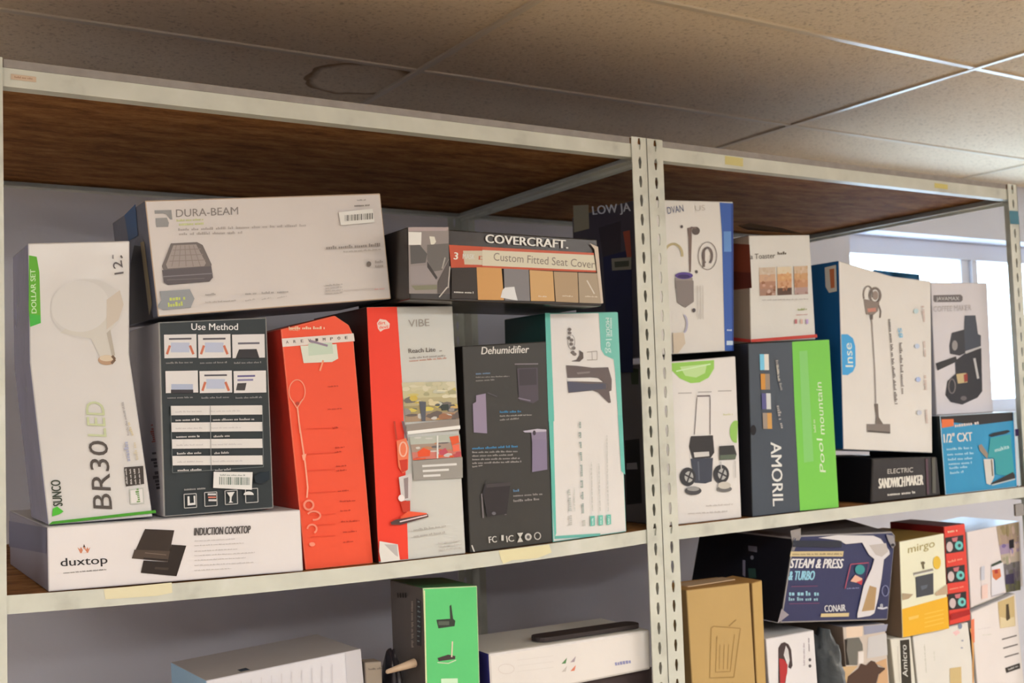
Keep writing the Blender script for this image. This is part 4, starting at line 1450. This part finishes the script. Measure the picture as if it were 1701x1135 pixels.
# photo fronted carton
pho = Carton('photo_carton', 'carton printed with a grey gadget and brown cloth photo', 'box',
             [(1400, 1042), (1470, 1036), to_shelf((1486, 1250)), to_shelf((1415, 1260))], .035, .2, (206, 186, 166), (110, 90, 74), (150, 140, 140))
a = pho.art(1340, 1030, 10.63)
a.poly((226, 196, 166), [(690, 130), (990, 110), (980, 290), (700, 320)])
a.poly((150, 146, 156), [(1000, 110), (1430, 75), (1400, 200), (1010, 265)])
a.poly((110, 104, 92), [(690, 330), (920, 310), (980, 430), (990, 540), (900, 560), (890, 800), (700, 800)])
a.poly((44, 36, 30), [(660, 340), (715, 350), (700, 540), (750, 800), (690, 800)])
a.poly((200, 190, 180), [(1080, 310), (1400, 230), (1425, 620), (1060, 680)])
a.poly((226, 210, 194), [(910, 570), (1000, 560), (1000, 760), (905, 780)])
a.poly((206, 168, 120), [(560, 830), (900, 810), (720, 1000), (680, 1200), (600, 1200)])
a.poly((80, 56, 44), [(690, 1200), (720, 1000), (900, 860), (950, 770), (1040, 800), (1130, 720), (1200, 740), (1260, 830), (1380, 850), (1360, 920), (1260, 960), (1200, 1200)])
a.poly((206, 160, 116), [(1200, 760), (1400, 680), (1440, 1200), (1210, 1200), (1270, 960), (1390, 860)]).build('printed_photo')

# cream cartons further right
nar = Carton('narrow_cream_carton', 'narrow cream carton with a black strip of white lettering', 'box',
             [(1479, 1062), (1513, 1057), to_shelf((1531, 1250)), to_shelf((1497, 1255))], .03, .2, (222, 210, 188), (176, 164, 140), (206, 196, 176))
a = nar.art(1460, 1000, 7.058)
a.poly((52, 46, 36), [(245, 452), (352, 440), (380, 960), (265, 960)])
a.text((212, 204, 188), 'Amicro', (336, 880), (318, 505), 60, .01, up=(-1, -.04)).build('black_name_strip', 'black upright strip with white lettering')
a.line((190, 178, 160), [(215, 520), (240, 940)], 4).build('printed_seam_line')
cre = Carton('cream_carton', 'plain cream carton under the yellow lantern box', 'box',
             [(1516, 1056), (1608, 1034), to_shelf((1628, 1230)), to_shelf((1534, 1250))], .03, .2, (226, 214, 196), (180, 168, 150), (212, 200, 184))
a = cre.art(1460, 1000, 7.058)
a.bars((190, 182, 160), (550, 830), (530, 500), 14, 3)
a.bars((206, 198, 176), (650, 690), (640, 570), 14, 4)
a.disc((130, 136, 150), 948, 285, 24, 34)
a.poly((236, 190, 180), [(860, 360), (920, 330), (950, 360), (900, 400)])
a.disc((160, 156, 160), 975, 455, 14, 10)
a.disc((160, 156, 160), 968, 540, 14, 10)
a.poly((206, 176, 120), [(825, 780), (960, 760), (965, 960), (830, 960)]).build('printed_marks')
pin = Carton('pinkish_cream_carton', 'pale pinkish carton with a bottle photo and short black label', 'box',
             [(1613, 1018), (1687, 986), to_shelf((1703, 1150)), to_shelf((1630, 1230))], .03, .2, (230, 214, 200), (190, 178, 164), (216, 204, 192))
a = pin.art(1590, 980, 7.324)
a.poly((226, 120, 80), [(165, 370), (205, 350), (210, 640), (170, 660)])
a.poly((224, 160, 90), [(150, 470), (165, 470), (175, 740), (185, 1135), (200, 1135), (200, 680)]).build('orange_strip')
a.poly((200, 170, 116), [(490, 150), (690, 70), (705, 440), (520, 470)])
a.poly((220, 196, 150), [(520, 330), (600, 350), (690, 330), (700, 435), (525, 465)])
a.poly((76, 60, 40), [(590, 180), (620, 170), (640, 350), (600, 380), (590, 350)]).build('printed_bottle_photo')
for i in range(3):
    a.line((110, 100, 92), [(540 + i * 15, 605 + i * 108), (720 + i * 12, 555 + i * 108)], 16)
a.build('printed_text_lines')
a.poly((52, 46, 42), [(580, 950), (755, 890), (762, 955), (595, 1012)])
a.bars((190, 180, 168), (615, 970), (735, 925), 22, 2).build('printed_black_label')
a.bars((206, 190, 180), (250, 480), (410, 455), 8, 5)
a.bars((200, 196, 170), (300, 550), (410, 540), 10, 6).build('printed_faint_text')

# yellow lantern box
gol = Carton('lantern_box', 'cream and yellow box with a dark lantern pictured on the lower shelf stack', 'box',
             [(1494, 900), (1568, 886), (1576, 1042), (1499, 1058)], .022, .18, (232, 222, 186), (120, 96, 74), (150, 120, 60), rest=top_of(cre, .002), rough=.35)
a = gol.art(1480, 870, 5.971)
a.poly((234, 172, 40), [(108, 850), (558, 725), (575, 1040), (118, 1130)])
a.poly((240, 190, 90), [(170, 930), (275, 905), (270, 935), (180, 960)])
for i in range(4):
    a.line((244, 186, 70), [(330, 900 + i * 42), (520, 855 + i * 42)], 10)
a.build('yellow_panel', 'bright yellow printed lower panel')
a.text((176, 156, 96), 'mirgo', (165, 295), (430, 230), 75, -.005, up=(0, -1)).build('printed_title')
a.disc((226, 180, 60), 452, 388, 38, 66).build('printed_round_seal')
a.poly((70, 70, 72), [(240, 530), (415, 490), (418, 700), (250, 735)])
a.poly((96, 98, 104), [(290, 620), (360, 605), (350, 640), (300, 660)])
a.poly((140, 130, 116), [(215, 490), (410, 445), (415, 470), (220, 515)])
a.line((222, 214, 196), [(225, 512), (412, 470)], 9)
a.line((110, 96, 70), [(312, 380), (318, 450)], 16)
a.disc((110, 96, 70), 312, 390, 20, 14).build('printed_lantern_picture')
a.poly((176, 150, 116), [(105, 690), (215, 700), (170, 745), (110, 760)])
a.poly((190, 160, 126), [(430, 690), (550, 600), (556, 700), (440, 716)]).build('printed_backdrop_photo')

# red photo box
rpb = Carton('red_photo_box', 'slim red box with three small dark photos one above another', 'box',
             [(1568, 875), (1603, 870), (1612, 1020), (1577, 1036)], .032, .16, (226, 62, 44), (130, 30, 26), (90, 40, 50), rest=top_of(cre, .002), rough=.35)
a = rpb.art(1480, 870, 5.971)
for i, (y, k) in enumerate(((140, 0), (435, 12), (700, 26))):
    a.poly((44, 40, 40), [(535 + k, y), (715 + k, y - 28), (722 + k, y + 135), (545 + k, y + 160)])
    a.disc((206, 180, 170), 580 + k, y + 90, 32, 50)
    a.disc((110, 190, 176), 672 + k, y + 78, 40, 44)
    a.disc((60, 70, 72), 676 + k, y + 78, 16, 18)
    a.poly((196, 110, 110), [(600 + k, y + 5), (660 + k, y - 8), (650 + k, y + 40), (610 + k, y + 40)])
    a.build('printed_photo')
a.bars((250, 190, 150), (555, 80), (655, 64), 26, 1)
a.bars((250, 150, 120), (560, 380), (700, 345), 22, 2)
a.bars((250, 150, 120), (575, 650), (720, 620), 18, 3)
a.poly((170, 30, 26), [(582, 900), (775, 850), (780, 900), (585, 960)]).build('printed_captions')

# pale box with appliance photos
pnk = Carton('waffle_maker_box', 'pale box with appliance photos printed around its right corner', 'box',
             [(1606, 884), (1694, 866), (1700, 984), (1613, 1012)], .032, .17, (226, 208, 196), (176, 164, 158), (196, 200, 210), rest=top_of(pin, .009), rough=.3)
a = pnk.art(1590, 860, 7.568)
a.mosaic([[(150, 130, 90), (170, 150, 120), (190, 160, 140)], [(176, 150, 120), (140, 110, 90), (190, 160, 150)], [(160, 140, 170), (120, 100, 140), (200, 170, 150)], [(206, 176, 160), (160, 150, 120)], [(110, 100, 96), (140, 130, 130), (96, 90, 80)], [(96, 84, 90), (120, 110, 104)], [(110, 104, 60), (80, 76, 66)]],
         [(490, 110), (770, 60), (795, 910), (615, 945)], 6, 12, 5)
a.poly((40, 36, 40), [(645, 285), (705, 270), (710, 380), (650, 390)])
a.poly((56, 46, 70), [(605, 720), (705, 700), (710, 830), (600, 840)]).build('printed_appliance_photo')
a.poly((220, 210, 206), [(425, 620), (570, 560), (600, 920), (425, 985)])
a.poly((60, 70, 56), [(425, 590), (540, 535), (560, 565), (425, 620)])
a.poly((206, 110, 60), [(430, 660), (530, 640), (545, 740), (480, 790), (440, 750)])
a.poly((170, 50, 40), [(460, 655), (500, 650), (505, 700), (465, 705)])
a.line((176, 166, 166), [(425, 990), (580, 950)], 14).build('printed_appliance_photo')
a.poly((196, 190, 190), [(290, 620), (335, 605), (335, 780), (290, 790)])
a.poly((232, 194, 176), [(300, 860), (375, 830), (375, 1010), (300, 1030)])
a.line((170, 160, 140), [(205, 1115), (565, 970)], 9).build('printed_faint_marks')

# navy steamer box with a torn open top
con = Carton('garment_steamer_box', 'dented navy blue box with a white handheld steamer pictured', 'box',
             [(1318, 893), (1330, 889), (1482, 883), (1488, 890), (1475, 1031), (1296, 1036)], .03, .3, (50, 52, 84), (20, 20, 26), (120, 110, 106), rough=.35, edge=(150, 140, 132), bev=.004)
a = con.art(1220, 860, 5.676)
a.poly((206, 180, 130), [(530, 320), (1028, 318), (1020, 368), (522, 368)])
a.bars((120, 104, 80), (545, 345), (1010, 343), 14, 3).build('printed_gold_strip')
a.text((224, 214, 204), 'STEAM & PRESS', (520, 475), (1010, 478), 88, .03, up=(.22, -1)).build('printed_title')
a.text((150, 196, 206), '& TURBO', (506, 590), (745, 588), 86, .03, up=(.16, -1)).build('printed_title')
for i in range(4):
    a.bars((150, 190, 196), (512 + i * 78, 715), (570 + i * 78, 712), 44, i)
    a.bars((150, 180, 186), (508 + i * 78, 768), (566 + i * 78, 765), 34, i + 4)
a.line((110, 70, 96), [(530, 650), (780, 645)], 9)
a.line((110, 70, 96), [(510, 812), (795, 806)], 9).build('printed_icon_row')
a.text((222, 214, 206), 'CONAIR', (845, 890), (1042, 880), 62, .015)
a.poly((206, 180, 130), [(810, 905), (1075, 898), (1070, 932), (805, 938)]).build('printed_maker_name')
a.line((170, 80, 96), [(1035, 670), (1090, 440), (1260, 425)], 9)
a.line((120, 60, 90), [(1260, 425), (1220, 640)], 6)
a.disc((60, 140, 136), 1175, 490, 46, 46)
a.poly((226, 170, 140), [(1085, 600), (1130, 540), (1200, 575), (1170, 620)])
a.poly((190, 60, 70), [(1140, 610), (1200, 585), (1190, 635)])
a.bars((150, 150, 180), (1050, 668), (1165, 662), 10, 4).build('printed_inset_panel')
a.poly((216, 204, 196), [(780, 190), (960, 165), (1300, 170), (1370, 200), (1450, 310), (1455, 345), (1400, 395), (1380, 560), (1345, 760), (1310, 900), (1270, 925), (1150, 945), (1150, 910), (1210, 640), (1285, 480), (1310, 390), (1260, 350), (1195, 235), (1040, 250), (980, 215)])
a.poly((190, 176, 164), [(1260, 260), (1420, 240), (1440, 320), (1380, 370), (1320, 350)])
a.poly((176, 140, 96), [(1265, 640), (1330, 660), (1310, 870), (1190, 885)])
a.line((206, 200, 200), [(1340, 850), (1390, 858), (1432, 846)], 16)
a.text((214, 208, 204), '8', (1365, 850), (1390, 848), 36).build('printed_steamer_picture')
a.ring((130, 130, 160), 1412, 690, 30, 50, 8)
a.poly((150, 140, 136), [(1420, 160), (1490, 170), (1508, 260), (1480, 290), (1440, 220)])
a.disc((40, 36, 40), 1482, 258, 18, 14).build('printed_seal')
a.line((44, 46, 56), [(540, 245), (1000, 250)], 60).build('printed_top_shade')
s = con.art(1220, 860, 5.676, con.left)
s.poly((110, 104, 110), [(130, 265), (215, 275), (215, 330), (135, 315)])
s.disc((120, 116, 120), 168, 378, 16, 20)
s.poly((130, 120, 130), [(80, 400), (105, 405), (105, 560), (80, 545)])
s.poly((46, 70, 60), [(130, 480), (200, 480), (210, 570), (140, 570)]).build('printed_side_marks')
pts = con.pts
mflap = mat(D(120, 108, 100), .7, .2, .1)
con.flap('torn_top_flap', [(pts[1].x + .01, .032, pts[1].z - .002), (pts[2].x - .01, .032, pts[2].z), (pts[2].x - .06, .16, pts[2].z + .035), (pts[1].x + .12, .17, pts[1].z + .03)], mflap)
con.flap('bent_corner_flap', [(pts[0].x - .004, .028, pts[0].z - .03), (pts[0].x + .018, .026, pts[0].z - .002), (pts[0].x + .024, .03, pts[0].z + .018), (pts[0].x - .002, .036, pts[0].z + .014)], mat(D(206, 190, 176), .7, .2, .1))
con.flap('torn_bottom_corner', [(pts[-1].x - .012, .026, pts[-1].z + .002), (pts[-1].x + .022, .025, pts[-1].z + .016), (pts[-1].x + .006, .03, pts[-1].z + .03)], mat(D(200, 184, 180), .7, .2, .1))

# clear plastic bag bulging beside the photo carton
bm = bmesh.new()
bmesh.ops.create_icosphere(bm, subdivisions=4, radius=1)
P0 = hit((1363, 1100), Vector((0, 1, 0)), .08)
from mathutils import noise as mn
zc0, zc1 = LOW_Z, hit((1385, 1042), Vector((0, 1, 0)), .06).z
for v in bm.verts:
    n_ = mn.noise(v.co * 2.2) * .28 + mn.noise(v.co * 6) * .12
    v.co *= 1 + n_
    zz = max(-.86, min(1.0, v.co.z))
    v.co = Vector((P0.x + v.co.x * .0085, .068 + v.co.y * .055, (zc0 + zc1) / 2 + zz / (.86 if zz < 0 else 1) * (zc1 - zc0) / 2 * (1 if zz > 0 else 1)))
bag = bm_obj('plastic_bag', bm, mat(D(120, 120, 116), .12, .7, .25, 30, .5, 40), None, True)
tag(bag, 'crumpled grey plastic bag squeezed between two cartons on the lower shelf', 'bag')

# black bag and loose bits left of the router box
bm = bmesh.new()
bmesh.ops.create_icosphere(bm, subdivisions=4, radius=1)
Pb = hit((656, 1105), Vector((0, 1, 0)), .09)
zt = hit((660, 1078), Vector((0, 1, 0)), .09).z
for v in bm.verts:
    n_ = mn.noise(v.co * 1.7 + Vector((1, 5, 2))) * .2 + mn.noise(v.co * 4.5) * .14
    v.co *= 1 + n_
    zz = max(-.85, min(1.15, v.co.z))
    zz = (zz + .85) / 2.0
    v.co = Vector((Pb.x + v.co.x * .02, .105 + v.co.y * .034, LOW_Z + min(1.0, zz * 1.1) * (zt - LOW_Z)))
bb = bm_obj('black_bag', bm, mat(D(44, 38, 40), .3, .5, .1, 20, .4, 30), None, True)
tag(bb, 'crumpled black bag behind the green and black router box', 'bag')
sm = Carton('small_beige_box', 'small beige box between the pale streaked box and the router box', 'box',
            [(606, 1101), (634, 1099), to_shelf((644, 1240)), to_shelf((615, 1250))], .06, .03, (150, 132, 112), (110, 96, 84), (140, 122, 104))
sm.art().bars((110, 96, 84), (612, 1112), (636, 1110), 3, 4).build('printed_line')
_n = Vector((0, 1, 0))
wa, wb = hit((641, 1117), _n, .05), hit((690, 1101), _n, .05)
bm = bmesh.new()
d_ = (wb - wa)
mt = Matrix.Translation((wa + wb) / 2) @ d_.to_track_quat('Z', 'Y').to_matrix().to_4x4()
bmesh.ops.create_cone(bm, cap_ends=True, segments=14, radius1=.0035, radius2=.008, depth=d_.length, matrix=mt)
bmesh.ops.bevel(bm, geom=[e for e in bm.edges if e.calc_face_angle(0) > 1], offset=.0015, segments=2, affect='EDGES')
wh = bm_obj('wooden_handle', bm, mat(D(206, 172, 138), .5, .3, .1), None, True)
tag(wh, 'pale wooden tool handle leaning beside the green router box', 'tool handle')

# ---- tape scraps and labels stuck on the steel
fl = Face(unit_l, Vector((0, 1, 0)), .0034)
fr_ = Face(unit_r, Vector((0, 1, 0)), .0034)
t = Art(fl)
t.poly((222, 206, 164), [(172, 979), (285, 968), (286, 985), (262, 990), (175, 996)]).build('tape_scrap')
t.poly((224, 208, 160), [(828, 915), (912, 905), (916, 918), (902, 924), (890, 928), (850, 931), (836, 937), (832, 930)]).build('tape_scrap')
t.poly((206, 176, 144), [(18, 123), (60, 128), (60, 137), (18, 132)])
t.bars((170, 130, 100), (24, 128), (54, 131), 3, 2).build('paper_label')
t = Art(fr_)
t.poly((206, 188, 120), [(1204, 259), (1234, 263), (1234, 277), (1204, 273)]).build('paper_label')
t.poly((210, 190, 110), [(1552, 304), (1574, 307), (1574, 315), (1552, 312)]).build('paper_label')
fp = Face(unit_r, Vector((0, 1, 0)), -.002)
Art(fp).poly((70, 120, 132), [(1676, 350), (1691, 351), (1693, 373), (1678, 372)]).build('teal_tape')
ca, cb = hit((1685, 838), _n, -.003), hit((1700, 856), _n, -.003)
box('corner_clip', ca.x, min(cb.x, W), -.006, 0, cb.z, ca.z, M_STEEL, unit_r, .001)
